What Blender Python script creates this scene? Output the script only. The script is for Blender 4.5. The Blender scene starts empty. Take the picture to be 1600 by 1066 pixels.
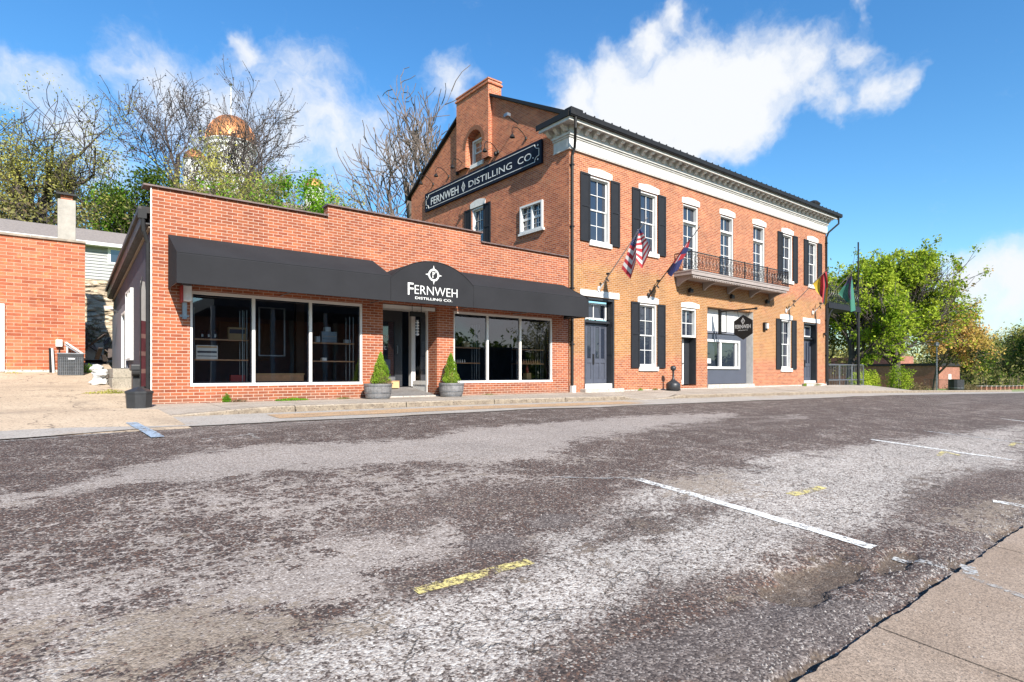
import bpy, math, random
import numpy as np
from mathutils import Vector, Matrix, noise as mnoise
R = math.radians
sc = bpy.context.scene
# ------------------------------------------------------------------ camera, sky, sun, exposure
cam_d = bpy.data.cameras.new("camera"); cam = bpy.data.objects.new("camera", cam_d)
sc.collection.objects.link(cam); sc.camera = cam
cam.location = (0, 0, 0); cam.rotation_euler = (R(90), 0, -math.atan2(.6210, .7838))
cam_d.sensor_width = 36; cam_d.lens = 910/1600*36; cam_d.shift_y = 50/1600
cam_d.clip_start = .05; cam_d.clip_end = 3000
sc.view_settings.view_transform = 'Standard'; sc.view_settings.look = 'None'
sc.view_settings.exposure = 1.06; sc.view_settings.gamma = 1
sc.cycles.max_bounces = 6; sc.cycles.transparent_max_bounces = 12
SUN = Vector((-.27, -1.12, .80)).normalized()          # towards the sun
ld = bpy.data.lights.new("sun", 'SUN'); ld.energy = 5.0; ld.angle = R(.55); ld.color = (1, .945, .86)
lo = bpy.data.objects.new("sun", ld); sc.collection.objects.link(lo)
lo.rotation_euler = SUN.to_track_quat('Z', 'Y').to_euler(); lo.location = (0, -20, 30)
W = bpy.data.worlds.new("World"); sc.world = W; W.use_nodes = True
wt = W.node_tree; wt.nodes.clear()
def wn(t, **k):
    n = wt.nodes.new(t)
    for a, b in k.items(): setattr(n, a, b)
    return n
def wl(a, b): wt.links.new(a, b)
sky = wn('ShaderNodeTexSky', sky_type='NISHITA', sun_disc=False, sun_elevation=math.asin(SUN.z),
         sun_rotation=math.atan2(SUN.x, SUN.y), air_density=1.25, dust_density=.35, ozone_density=2.2)
tc = wn('ShaderNodeTexCoord')
CLOUDS = [(-0.03,0.939,0.341,0.055,0.7),(0.007,0.943,0.333,0.07,0.7),(0.08,0.915,0.395,0.05,0.6),(0.124,0.917,0.379,0.08,0.75),
(0.186,0.908,0.375,0.104,0.85),(0.217,0.862,0.457,0.036,0.8),(0.209,0.88,0.426,0.04,0.7),(0.272,0.869,0.414,0.1,0.7),
(0.32,0.872,0.371,0.12,0.8),(0.255,0.906,0.337,0.124,0.8),(0.356,0.815,0.457,0.056,0.3),(0.495,0.751,0.436,0.065,0.8),
(0.41,0.841,0.354,0.12,0.72),(0.048,0.96,0.277,0.124,0.6),(0.635,0.643,0.428,0.071,1),(0.665,0.591,0.456,0.068,1),
(0.682,0.545,0.489,0.046,1),(0.694,0.509,0.509,0.026,0.9),(0.694,0.591,0.411,0.1,1.25),(0.744,0.523,0.415,0.105,1.25),(.80,.47,.375,.075,1.15),(.77,.53,.36,.07,1.1),(.845,.36,.395,.05,1),
(0.784,0.463,0.414,0.09,1.2),(0.784,0.505,0.362,0.069,1),(0.804,0.426,0.415,0.07,1),(0.824,0.38,0.421,0.058,0.9),
(0.84,0.337,0.426,0.043,0.9),(0.865,0.315,0.39,0.043,0.85),(0.874,0.291,0.388,0.026,0.8),(0.825,0.436,0.36,0.041,0.7),
(0.605,0.668,0.433,0.041,0.6),(0.824,0.308,0.476,0.025,0.7),(0.969,0.215,0.121,0.06,0.9),(0.976,0.177,0.125,0.063,0.95),
(0.977,0.196,0.086,0.066,0.7),(0.962,0.234,0.144,0.031,0.7),(0.964,0.255,0.073,0.065,0.35),
(-.5,-.7,.3,.2,.8),(.60,-.78,.13,.24,1.0),(.75,-.64,.10,.2,.9)]  # last two: unseen clouds added to whiten the shop glass reflections
wnz = wn('ShaderNodeTexNoise'); wnz.inputs['Scale'].default_value = 7; wnz.inputs['Detail'].default_value = 5
wnz.inputs['Roughness'].default_value = .6
wl(tc.outputs['Generated'], wnz.inputs['Vector'])
s1 = wn('ShaderNodeVectorMath', operation='SUBTRACT'); s1.inputs[1].default_value = (.5,.5,.5); wl(wnz.outputs['Color'], s1.inputs[0])
s2 = wn('ShaderNodeVectorMath', operation='SCALE'); s2.inputs['Scale'].default_value = .13; wl(s1.outputs[0], s2.inputs[0])
s3 = wn('ShaderNodeVectorMath', operation='ADD'); wl(tc.outputs['Generated'], s3.inputs[0]); wl(s2.outputs[0], s3.inputs[1])
acc = None
for (cx, cy, cz, cr, cw) in CLOUDS:
    d = wn('ShaderNodeVectorMath', operation='DISTANCE'); wl(s3.outputs[0], d.inputs[0]); d.inputs[1].default_value = (cx, cy, cz)
    m = wn('ShaderNodeMapRange', interpolation_type='SMOOTHSTEP'); wl(d.outputs['Value'], m.inputs['Value'])
    m.inputs['From Min'].default_value = 0; m.inputs['From Max'].default_value = cr*1.5
    m.inputs['To Min'].default_value = cw; m.inputs['To Max'].default_value = 0
    if acc is None: acc = m.outputs[0]
    else:
        q = wn('ShaderNodeMath', operation='SMOOTH_MAX'); q.inputs[2].default_value = .25
        wl(acc, q.inputs[0]); wl(m.outputs[0], q.inputs[1]); acc = q.outputs[0]
n2 = wn('ShaderNodeTexNoise'); n2.inputs['Scale'].default_value = 17; n2.inputs['Detail'].default_value = 8; n2.inputs['Roughness'].default_value = .62
wl(s3.outputs[0], n2.inputs['Vector'])
a1 = wn('ShaderNodeMath', operation='MULTIPLY_ADD'); wl(n2.outputs['Fac'], a1.inputs[0]); a1.inputs[1].default_value = .9; a1.inputs[2].default_value = -.45
a2 = wn('ShaderNodeMath', operation='ADD'); wl(acc, a2.inputs[0]); wl(a1.outputs[0], a2.inputs[1])
dn = wn('ShaderNodeMapRange', interpolation_type='SMOOTHSTEP'); wl(a2.outputs[0], dn.inputs['Value'])
dn.inputs['From Min'].default_value = .27; dn.inputs['From Max'].default_value = .98
hs = wn('ShaderNodeHueSaturation'); hs.inputs['Saturation'].default_value = 1.26; wl(sky.outputs[0], hs.inputs['Color'])
tint = wn('ShaderNodeMix', data_type='RGBA', blend_type='MULTIPLY'); tint.inputs['Factor'].default_value = 1
wl(hs.outputs[0], tint.inputs['A']); tint.inputs['B'].default_value = (.97, 1.31, 1.52, 1)
cm = wn('ShaderNodeMix', data_type='RGBA'); wl(dn.outputs[0], cm.inputs['Factor']); wl(tint.outputs['Result'], cm.inputs['A'])
cm.inputs['B'].default_value = (6.9, 7.1, 7.4, 1)
bg = wn('ShaderNodeBackground'); bg.inputs['Strength'].default_value = .066; wl(cm.outputs['Result'], bg.inputs['Color'])
wo = wn('ShaderNodeOutputWorld'); wl(bg.outputs[0], wo.inputs['Surface'])
# ------------------------------------------------------------------ helpers
BASE = {}
def tag(o, label=None, cat=None, group=None, kind=None):
    if label: o['label'] = label
    if cat: o['category'] = cat
    if group: o['group'] = group
    if kind: o['kind'] = kind
    return o
def empty(name, loc, label=None, cat=None, group=None):
    o = bpy.data.objects.new(name, None); sc.collection.objects.link(o); o.location = loc
    o.empty_display_size = .2; BASE[o.name] = Vector(loc); return tag(o, label, cat, group)
class MB:
    def __init__(s): s.v = []; s.f = []; s.mi = []
    def poly(s, pts, mi=0):
        i = len(s.v); s.v += [tuple(p) for p in pts]; s.f.append(tuple(range(i, i+len(pts)))); s.mi.append(mi); return s
    def box(s, x0, x1, y0, y1, z0, z1, mi=0):
        i = len(s.v)
        s.v += [(x0,y0,z0),(x1,y0,z0),(x1,y1,z0),(x0,y1,z0),(x0,y0,z1),(x1,y0,z1),(x1,y1,z1),(x0,y1,z1)]
        for q in ((0,3,2,1),(4,5,6,7),(0,1,5,4),(1,2,6,5),(2,3,7,6),(3,0,4,7)):
            s.f.append(tuple(i+k for k in q)); s.mi.append(mi)
        return s
    def obox(s, c, sz, rot, mi=0):
        n = len(s.v); x, y, z = [k/2 for k in sz]; s.box(-x, x, -y, y, -z, z, mi)
        M = rot if isinstance(rot, Matrix) else Matrix.Rotation(rot, 3, 'Z'); c = Vector(c)
        for k in range(n, len(s.v)): s.v[k] = tuple(M @ Vector(s.v[k]) + c)
        return s
    def beam(s, a, b, w, h, mi=0):
        a = Vector(a); b = Vector(b); d = b-a; q = d.to_track_quat('X', 'Z').to_matrix()
        return s.obox((a+b)/2, (d.length, w, h), q, mi)
    def tube(s, pts, rad, n=8, mi=0, cap=True):
        pts = [Vector(p) for p in pts]
        if not isinstance(rad, (list, tuple)): rad = [rad]*len(pts)
        i0 = len(s.v); u = None
        for k, p in enumerate(pts):
            d = (pts[min(k+1, len(pts)-1)] - pts[max(k-1, 0)])
            if d.length < 1e-9: d = Vector((0,0,1))
            d.normalize()
            if u is None:
                u = d.orthogonal().normalized()
            else:
                u = (u - d*u.dot(d));
                u = u.normalized() if u.length > 1e-6 else d.orthogonal().normalized()
            w = d.cross(u)
            for j in range(n):
                t = 2*math.pi*j/n; s.v.append(tuple(p + (u*math.cos(t)+w*math.sin(t))*rad[k]))
        for k in range(len(pts)-1):
            for j in range(n):
                a = i0+k*n+j; b = i0+k*n+(j+1) % n
                s.f.append((a, b, b+n, a+n)); s.mi.append(mi)
        if cap:
            s.f.append(tuple(i0+j for j in reversed(range(n)))); s.mi.append(mi)
            s.f.append(tuple(i0+(len(pts)-1)*n+j for j in range(n))); s.mi.append(mi)
        return s
    def lathe(s, c, prof, n=16, mi=0):
        i0 = len(s.v); c = Vector(c)
        for (r, z) in prof:
            for j in range(n):
                t = 2*math.pi*j/n; s.v.append((c.x+r*math.cos(t), c.y+r*math.sin(t), c.z+z))
        for k in range(len(prof)-1):
            for j in range(n):
                a = i0+k*n+j; b = i0+k*n+(j+1) % n
                s.f.append((a, b, b+n, a+n)); s.mi.append(mi)
        s.f.append(tuple(i0+j for j in reversed(range(n)))); s.mi.append(mi)
        s.f.append(tuple(i0+(len(prof)-1)*n+j for j in range(n))); s.mi.append(mi)
        return s
    def prism(s, p2, axis, lo, hi, mi=0):
        # p2: 2-D outline; axis 'y': (x,z) pushed along y; 'x': (y,z) along x; 'z': (x,y) along z
        f = {'y': lambda a, b, t: (a, t, b), 'x': lambda a, b, t: (t, a, b), 'z': lambda a, b, t: (a, b, t)}[axis]
        n = len(p2); i = len(s.v)
        s.v += [f(a, b, lo) for a, b in p2] + [f(a, b, hi) for a, b in p2]
        s.f.append(tuple(i+k for k in range(n))); s.f.append(tuple(i+n+k for k in reversed(range(n)))); s.mi += [mi, mi]
        for k in range(n):
            s.f.append((i+(k+1) % n, i+k, i+n+k, i+n+(k+1) % n)); s.mi.append(mi)
        return s
    def build(s, name, mats, parent=None, smooth=False, bevel=0, fixn=True):
        if not isinstance(mats, (list, tuple)): mats = [mats]
        off = Vector((0,0,0))
        if parent is not None: off = BASE.get(parent.name, off)
        me = bpy.data.meshes.new(name)
        V = np.array(s.v, dtype=float).reshape(-1, 3)
        me.from_pydata([tuple(p) for p in V-np.array(off)], [], s.f)
        me.polygons.foreach_set('material_index', s.mi)
        if fixn:
            import bmesh
            bm = bmesh.new(); bm.from_mesh(me); bmesh.ops.recalc_face_normals(bm, faces=bm.faces); bm.to_mesh(me); bm.free()
        uv = me.uv_layers.new(name='UVMap')
        me.update()
        o3 = np.array(off); dat = np.zeros((len(me.loops), 2))
        co = np.zeros(len(me.vertices)*3); me.vertices.foreach_get('co', co); co = co.reshape(-1, 3)+o3
        for p in me.polygons:
            nx, ny, nz = (abs(t) for t in p.normal)
            ax = (1, 2) if (nx >= ny and nx >= nz) else ((0, 2) if ny >= nz else (0, 1))
            for li in p.loop_indices:
                c = co[me.loops[li].vertex_index]; dat[li] = (c[ax[0]], c[ax[1]])
        uv.data.foreach_set('uv', dat.ravel())
        for m in mats: me.materials.append(m)
        if smooth: me.polygons.foreach_set('use_smooth', [True]*len(me.polygons))
        o = bpy.data.objects.new(name, me); sc.collection.objects.link(o)
        if parent is not None: o.parent = parent
        BASE[o.name] = off
        if bevel:
            b = o.modifiers.new('bevel', 'BEVEL'); b.width = bevel; b.segments = 2; b.limit_method = 'ANGLE'
        return o
def kids(o): return [c for c in bpy.data.objects if c.parent == o]
def copy_tree(o, delta=None, parent=None, loc=None):
    c = o.copy(); sc.collection.objects.link(c); c.parent = parent if parent is not None else o.parent
    BASE[c.name] = BASE.get(o.name, Vector((0,0,0)))
    if loc is not None: c.location = loc
    if delta is not None: c.location = Vector(o.location)+Vector(delta)
    for k in kids(o):
        copy_tree(k, None, c)
    return c
# ------------------------------------------------------------------ materials
def nodes(name):
    m = bpy.data.materials.new(name); m.use_nodes = True; t = m.node_tree
    return m, t, t.nodes['Principled BSDF']
def N(t, ty, **k):
    n = t.nodes.new(ty)
    for a, b in k.items():
        if a.startswith('i_'): n.inputs[a[2:].replace('_', ' ')].default_value = b
        else: setattr(n, a, b)
    return n
ALB = .60
def col4(c): return (c[0]*ALB, c[1]*ALB, c[2]*ALB, 1)
def mixc(t, fac, a, b, blend='MIX'):
    m = t.nodes.new('ShaderNodeMix'); m.data_type = 'RGBA'; m.blend_type = blend
    for sock, val in ((m.inputs['Factor'], fac), (m.inputs['A'], a), (m.inputs['B'], b)):
        if isinstance(val, (int, float)): sock.default_value = val
        elif isinstance(val, tuple): sock.default_value = col4(val)
        else: t.links.new(val, sock)
    return m.outputs['Result']
def mth(t, op, a, b=0, c=0, clamp=False):
    m = t.nodes.new('ShaderNodeMath'); m.operation = op; m.use_clamp = clamp
    for k, val in enumerate((a, b, c)):
        if isinstance(val, (int, float)): m.inputs[k].default_value = val
        else: t.links.new(val, m.inputs[k])
    return m.outputs[0]
def mr(t, v, a, b, c=0, d=1, sm=True):
    m = t.nodes.new('ShaderNodeMapRange'); m.interpolation_type = 'SMOOTHSTEP' if sm else 'LINEAR'
    t.links.new(v, m.inputs['Value'])
    for k, x in (('From Min', a), ('From Max', b), ('To Min', c), ('To Max', d)): m.inputs[k].default_value = x
    return m.outputs[0]
def pos(t): return t.nodes.new('ShaderNodeNewGeometry').outputs['Position']
def nz(t, vec, scale, detail=4, rough=.55, stretch=None):
    n = t.nodes.new('ShaderNodeTexNoise'); n.inputs['Scale'].default_value = scale
    n.inputs['Detail'].default_value = detail; n.inputs['Roughness'].default_value = rough
    if stretch:
        mp = t.nodes.new('ShaderNodeMapping'); mp.inputs['Scale'].default_value = stretch; t.links.new(vec, mp.inputs['Vector']); vec = mp.outputs[0]
    t.links.new(vec, n.inputs['Vector']); return n.outputs['Fac']
def bump(t, bs, h, strength=.3, dist=.02):
    b = t.nodes.new('ShaderNodeBump'); b.inputs['Strength'].default_value = strength; b.inputs['Distance'].default_value = dist
    t.links.new(h, b.inputs['Height']); t.links.new(b.outputs[0], bs.inputs['Normal'])
def pm(name, col, rough=.6, metal=0, var=.18, scale=4, bmp=.15, spec=.5, fine=True, dist=.01):
    m, t, b = nodes(name); p = pos(t)
    n1 = nz(t, p, scale, 6, .65)
    f = mr(t, n1, .3, .7, 1-var, 1+var, False)
    c = mixc(t, 1.0, col, f, 'MULTIPLY')
    t.links.new(c, b.inputs['Base Color']); b.inputs['Metallic'].default_value = metal
    r = mr(t, n1, .3, .7, max(0, rough-.08), min(1, rough+.08), False); t.links.new(r, b.inputs['Roughness'])
    b.inputs['Specular IOR Level'].default_value = spec
    if bmp: bump(t, b, nz(t, p, scale*14 if fine else scale*3, 4), bmp, dist)
    return m
def brick(name, c1, c2, mortar, bw=.234, rh=.0733, ms=.011, stain=None, varsc=1.2, ochre=None, bmp=.5, white=0, smud=.0, base=False):
    m, t, b = nodes(name)
    uvn = t.nodes.new('ShaderNodeUVMap')
    p = pos(t)
    dis = nz(t, p, 9, 3)
    off = mth(t, 'MULTIPLY_ADD', dis, .006, -.003)
    cmb = t.nodes.new('ShaderNodeCombineXYZ'); t.links.new(off, cmb.inputs[0]); t.links.new(off, cmb.inputs[1])
    ad = t.nodes.new('ShaderNodeVectorMath'); t.links.new(uvn.outputs[0], ad.inputs[0]); t.links.new(cmb.outputs[0], ad.inputs[1])
    def bt(a, c, mo):
        k = t.nodes.new('ShaderNodeTexBrick'); k.inputs['Scale'].default_value = 1
        k.inputs['Brick Width'].default_value = bw; k.inputs['Row Height'].default_value = rh
        k.inputs['Mortar Size'].default_value = ms/2; k.inputs['Mortar Smooth'].default_value = .15
        k.inputs['Bias'].default_value = 0
        k.inputs['Color1'].default_value = col4(a); k.inputs['Color2'].default_value = col4(c); k.inputs['Mortar'].default_value = col4(mo)
        t.links.new(ad.outputs[0], k.inputs['Vector']); return k
    k1 = bt(c1, c2, mortar)
    k2 = bt((0,0,0), (1,1,1), (.5,.5,.5))
    # a second independent random per brick
    wh = t.nodes.new('ShaderNodeTexWhiteNoise'); wh.noise_dimensions = '3D'
    sn = t.nodes.new('ShaderNodeVectorMath'); sn.operation = 'SCALE'; sn.inputs['Scale'].default_value = 1
    nlow = nz(t, p, varsc, 5, .6)
    nmid = nz(t, p, 6, 5, .7)
    body = k1.outputs['Color']
    if ochre:
        body = ochre(t, p, body, k2.outputs['Color'], nlow, nmid)
    f = mr(t, nlow, .3, .7, .80, 1.18, False)
    body = mixc(t, 1.0, body, f, 'MULTIPLY')
    f = mr(t, nmid, .3, .7, .84, 1.14, False)
    body = mixc(t, 1.0, body, f, 'MULTIPLY')
    if stain: body = mixc(t, mr(t, nz(t, p, 2.3, 6, .7), .56, .72, 0, .55), body, stain)
    body = mixc(t, mr(t, nz(t, p, .45, 3, .6), .42, .7, 0, .22), body, (c1[0]*.45, c1[1]*.42, c1[2]*.42))
    if white: body = mixc(t, mr(t, nz(t, p, 3.1, 8, .75, (1,1,.5)), .60, .75, 0, white), body, (.62,.52,.45))
    mo = mixc(t, nmid, (mortar[0]*.8, mortar[1]*.8, mortar[2]*.8), mortar)
    if smud: # mortar lost / flush in patches
        mo = mixc(t, mr(t, nz(t, p, 1.7, 5, .7), .4, .65, 0, smud), mo, body)
    if base:
        sx = t.nodes.new('ShaderNodeSeparateXYZ'); t.links.new(p, sx.inputs[0])
        g = mr(t, mth(t, 'MULTIPLY_ADD', nz(t, p, 2.5, 6, .7), .9, sx.outputs['Z']), -.30, .10, .55, 0); body = mixc(t, g, body, (.20,.12,.085))
        g2 = mth(t, 'MULTIPLY', mr(t, nz(t, p, 1.6, 7, .75, (2.2,1,.18)), .60, .70, 0, .5), mr(t, nz(t, p, 11, 4, .6), .35, .6)); body = mixc(t, g2, body, (.72,.55,.46))
    fin = mixc(t, k1.outputs['Fac'], body, mo)
    t.links.new(fin, b.inputs['Base Color']); b.inputs['Roughness'].default_value = .86
    b.inputs['Specular IOR Level'].default_value = .25
    h = mth(t, 'MULTIPLY_ADD', k1.outputs['Fac'], -1, mth(t, 'MULTIPLY', nz(t, p, 45, 5, .7), .5))
    bump(t, b, h, bmp, .012)
    return m
M = {}
M['shop_brick'] = brick('shop_brick', (.37,.095,.045), (.57,.175,.075), (.80,.57,.44), bw=.234, rh=.0735, ms=.013, stain=(.58,.24,.11), bmp=.5, base=True)
def och(t, p, body, rnd, nlow, nmid):
    s = t.nodes.new('ShaderNodeSeparateXYZ'); t.links.new(p, s.inputs[0])
    rag = mth(t, 'MULTIPLY_ADD', nz(t, p, 1.3, 6, .7), 1.6, -.8)
    z = mth(t, 'ADD', s.outputs['Z'], mth(t, 'MULTIPLY', rag, .55))
    lo = mr(t, z, 4.3, 3.8)                         # below the string of old paint
    lo2 = mth(t, 'MULTIPLY', lo, mr(t, z, .35, .9))
    rm = mr(t, mth(t, 'MULTIPLY_ADD', s.outputs['X'], .05, nz(t, p, .35, 4, .6)), 2.16, 2.3)   # redder far end
    pat = mr(t, nz(t, p, .9, 6, .7), .32, .52, .5, 1)
    m1 = mth(t, 'MULTIPLY', lo2, mth(t, 'SUBTRACT', 1, mth(t, 'MULTIPLY', rm, .75)))
    m1 = mth(t, 'MULTIPLY', m1, pat)
    oc = mixc(t, rnd, (.43,.20,.055), (.60,.315,.10))
    return mixc(t, mth(t, 'MULTIPLY', m1, .86), body, oc)
M['front_brick'] = brick('old_front_brick', (.42,.115,.05), (.62,.225,.10), (.80,.60,.44), bw=.215, rh=.072, ms=.012, ochre=och, bmp=.55, white=.35)
M['gable_brick'] = brick('old_gable_brick', (.50,.125,.055), (.86,.27,.115), (.75,.56,.42), bw=.215, rh=.072, ms=.014, stain=(.52,.29,.15), bmp=.5, white=.15, smud=.2)
M['left_brick'] = brick('left_brick', (.44,.11,.05), (.68,.24,.12), (.80,.52,.38), bw=.36, rh=.105, ms=.014, stain=(.78,.36,.12), bmp=.5, smud=.55, white=.5)
M['park_brick'] = brick('park_brick', (.42,.16,.10), (.58,.24,.16), (.55,.38,.30), bw=.25, rh=.08, ms=.012)
M['white'] = pm('white_paint', (.95,.94,.91), .5, var=.07, scale=3, bmp=.08)
M['white_trim'] = pm('weathered_white_stone', (.96,.93,.88), .7, var=.12, scale=6, bmp=.3)
M['cream'] = pm('cream_frame_metal', (1.05,1.0,.93), .4, var=.05, scale=3)
M['soffit'] = pm('grey_white_cornice', (.78,.75,.70), .6, var=.16, scale=5)
M['black'] = pm('black_metal', (.022,.021,.021), .55, var=.2, scale=6, spec=.25)
M['charcoal'] = pm('charcoal_shutter_paint', (.028,.030,.036), .65, var=.1, scale=5, spec=.15)
M['door_grey'] = pm('slate_door_paint', (.10,.11,.145), .45, var=.08, scale=4)
M['door_dark'] = pm('dark_slate_paint', (.035,.038,.045), .45, var=.1, scale=4)
M['navy'] = pm('navy_wall_paint', (.036,.039,.068), .75, var=.14, scale=1.2, bmp=.3)
M['navy_grey'] = pm('grey_wall_paint', (.20,.21,.25), .7, var=.12, scale=2)
M['sign_navy'] = pm('sign_navy', (.008,.011,.028), .6, var=.1, scale=3, spec=.2)
M['sign_white'] = pm('lettering', (1.0,.99,.95), .5, var=.04)
M['steel'] = pm('galvanised', (.42,.43,.45), .4, .8, var=.2, scale=6)
M['pole'] = pm('flag_pole_metal', (.55,.54,.52), .35, .7, var=.1)
M['roof_metal'] = pm('dark_roof', (.035,.033,.033), .6, var=.2, scale=3, spec=.25)
M['tile_cope'] = pm('clay_coping', (.19,.125,.11), .55, var=.35, scale=7, bmp=.3)
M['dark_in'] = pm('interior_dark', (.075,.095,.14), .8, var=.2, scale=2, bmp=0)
M['wood_shelf'] = pm('shelf_board', (.85,.45,.24), .6, var=.25, scale=5)
M['cardboard'] = pm('cardboard', (.85,.54,.27), .8, var=.12, scale=4)
M['paper'] = pm('paper', (1.1,1.1,1.1), .7, var=.1, scale=9)
M['paper_blue'] = pm('blue_notice', (.10,.14,.21), .6, var=.2, scale=9)
M['red'] = pm('red_plastic', (.45,.03,.035), .4, var=.1)
M['plastic'] = pm('dark_plastic', (.035,.036,.04), .45, var=.15, scale=6)
M['awn'] = pm('charcoal_canvas', (.025,.025,.029), .85, var=.35, scale=2.2, bmp=.25)
M['barrel'] = pm('weathered_barrel_wood', (.26,.25,.25), .8, var=.4, scale=9, bmp=.5)
M['iron'] = pm('wrought_iron', (.022,.022,.024), .45, var=.2)
M['siding'] = pm('white_siding', (.46,.46,.45), .6, var=.08)
M['shingle'] = pm('grey_shingle', (.34,.29,.26), .9, var=.25, scale=10, bmp=.5)
M['balc'] = pm('balcony_brown', (.46,.385,.35), .6, var=.12)
M['dirt'] = pm('dirt', (.27,.18,.12), .95, var=.4, scale=3, bmp=.6)
M['awn'] = pm('charcoal_canvas_2', (.038,.038,.042), .9, var=.14, scale=1.1, bmp=.2, spec=.12)
def glassy(name, tint=(.012,.016,.024), rough=.02, ior=1.9):
    m, t, b = nodes(name); p = pos(t)
    b.inputs['Base Color'].default_value = col4(tint); b.inputs['Roughness'].default_value = rough
    b.inputs['IOR'].default_value = ior; bump(t, b, nz(t, p, .9, 2), .12, .03); return m
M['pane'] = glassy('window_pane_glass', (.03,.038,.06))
def clear(name):
    m = bpy.data.materials.new(name); m.use_nodes = True; t = m.node_tree; t.nodes.clear()
    g = t.nodes.new('ShaderNodeBsdfGlossy'); g.inputs['Roughness'].default_value = .015; g.inputs['Color'].default_value = (.96,.93,.97,1)
    tr = t.nodes.new('ShaderNodeBsdfTransparent'); tr.inputs['Color'].default_value = (.86,.90,.93,1)
    fr = t.nodes.new('ShaderNodeFresnel'); fr.inputs['IOR'].default_value = 2.1
    bp = t.nodes.new('ShaderNodeBump'); bp.inputs['Strength'].default_value = .08; bp.inputs['Distance'].default_value = .03
    t.links.new(nz(t, pos(t), .7, 2), bp.inputs['Height']); t.links.new(bp.outputs[0], g.inputs['Normal'])
    mx = t.nodes.new('ShaderNodeMixShader'); o = t.nodes.new('ShaderNodeOutputMaterial')
    t.links.new(mth(t, 'MULTIPLY_ADD', fr.outputs[0], .9, .03, clamp=True), mx.inputs[0])
    t.links.new(tr.outputs[0], mx.inputs[1]); t.links.new(g.outputs[0], mx.inputs[2]); t.links.new(mx.outputs[0], o.inputs[0]); return m
M['clear'] = clear('shop_glass')
def leaf(name, a, b_, sc_=1.2, tr=.35):
    m, t, b = nodes(name); p = pos(t); t.nodes.remove(b)
    f = nz(t, p, sc_, 3); g = t.nodes.new('ShaderNodeTexWhiteNoise'); sn = t.nodes.new('ShaderNodeVectorMath'); sn.operation = 'SNAP'
    sn.inputs[1].default_value = (.35,.35,.35); t.links.new(p, sn.inputs[0]); t.links.new(sn.outputs[0], g.inputs['Vector'])
    fac = mth(t, 'ADD', mr(t, f, .35, .65, 0, .7), mth(t, 'MULTIPLY', g.outputs['Value'], .4), clamp=True)
    c = mixc(t, fac, a, b_)
    d = t.nodes.new('ShaderNodeBsdfDiffuse'); tl = t.nodes.new('ShaderNodeBsdfTranslucent')
    t.links.new(c, d.inputs[0]); t.links.new(c, tl.inputs[0])
    mx = t.nodes.new('ShaderNodeMixShader'); mx.inputs[0].default_value = tr
    t.links.new(d.outputs[0], mx.inputs[1]); t.links.new(tl.outputs[0], mx.inputs[2])
    t.links.new(mx.outputs[0], t.nodes['Material Output'].inputs[0]); return m
M['leaf_green'] = leaf('maple_leaves', (.20,.36,.025), (.62,.72,.08), .5)
M['leaf_orange'] = leaf('orange_buds', (.85,.46,.16), (.70,.55,.14), .5)
M['leaf_yellow'] = leaf('pale_buds', (.36,.38,.07), (.78,.72,.20), .8)
M['leaf_bright'] = leaf('bright_leaves', (.14,.36,.02), (.36,.62,.06), .9)
M['leaf_dark'] = leaf('evergreen_leaves', (.06,.11,.02), (.16,.24,.04), .9)
M['leaf_olive'] = leaf('olive_brush', (.24,.25,.08), (.46,.42,.17), .4)
M['leaf_tan'] = leaf('tan_brush', (.32,.22,.13), (.22,.19,.09), .6)
M['leaf_conifer'] = leaf('conifer_foliage', (.16,.33,.02), (.42,.60,.07), 3)
M['bark'] = pm('bark', (.20,.155,.13), .9, var=.35, scale=5, bmp=.6)
M['bark_dark'] = pm('dark_bark', (.11,.085,.075), .9, var=.35, scale=5, bmp=.6)
M['bark_pale'] = pm('pale_bark', (.36,.31,.27), .9, var=.3, scale=5, bmp=.6)
# ------------------------------------------------------------------ ground profile
def interp(x, pts):
    if x <= pts[0][0]:
        (a,b),(c,d) = pts[0], pts[1]; return b+(x-a)*(d-b)/(c-a)
    for (a,b),(c,d) in zip(pts, pts[1:]):
        if x <= c: return b+(x-a)*(d-b)/(c-a)
    return pts[-1][1]
PY = [(-6,-2.0),(1.3,-1.42),(6,-1.04),(10,-.87),(12.2,-.82),(100,-.8)]
PX = [(-50,0),(8,0),(31,-.2),(60,-.7),(100,-1.3),(200,-2.2),(400,-3)]
def gz(x, y):
    if y < -6: return -2.0-min(.5, (-6-y)*.02)+interp(x, PX)*.5
    return interp(y, PY)+(interp(x, PX) if x > -50 else 0)
PD = [(10.6,-.858),(12.2,-.80),(14.5,-.74),(19.2,-.40),(23.5,-.04),(26,.25),(29,.5)]
def hillz(x, y):
    h = interp(y, [(0,-2),(29.0,.5),(29.3,3.3),(36,3.9),(45,5.0),(60,9),(100,17),(140,21),(220,22)])
    return h
def terrain(x, y):
    g = gz(x, y)-.10 if y > 15 else gz(x, y)-.12
    if y > 12.4 and x < 40:
        a = max(0, min(1, (36-x)/8.)) if x > 28 else 1
        left = interp(y, PD)-.05 if y < 29 else hillz(x, y)
        if x > 1.6 and y < 28: left = min(left, -1.0)
        g = g*(1-a)+left*a
    elif y > 30:
        a = max(0, min(1, (y-60)/80))*max(0, min(1, (140-x)/60)); g = g*(1-a)+(2)*a
    return g
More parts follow.
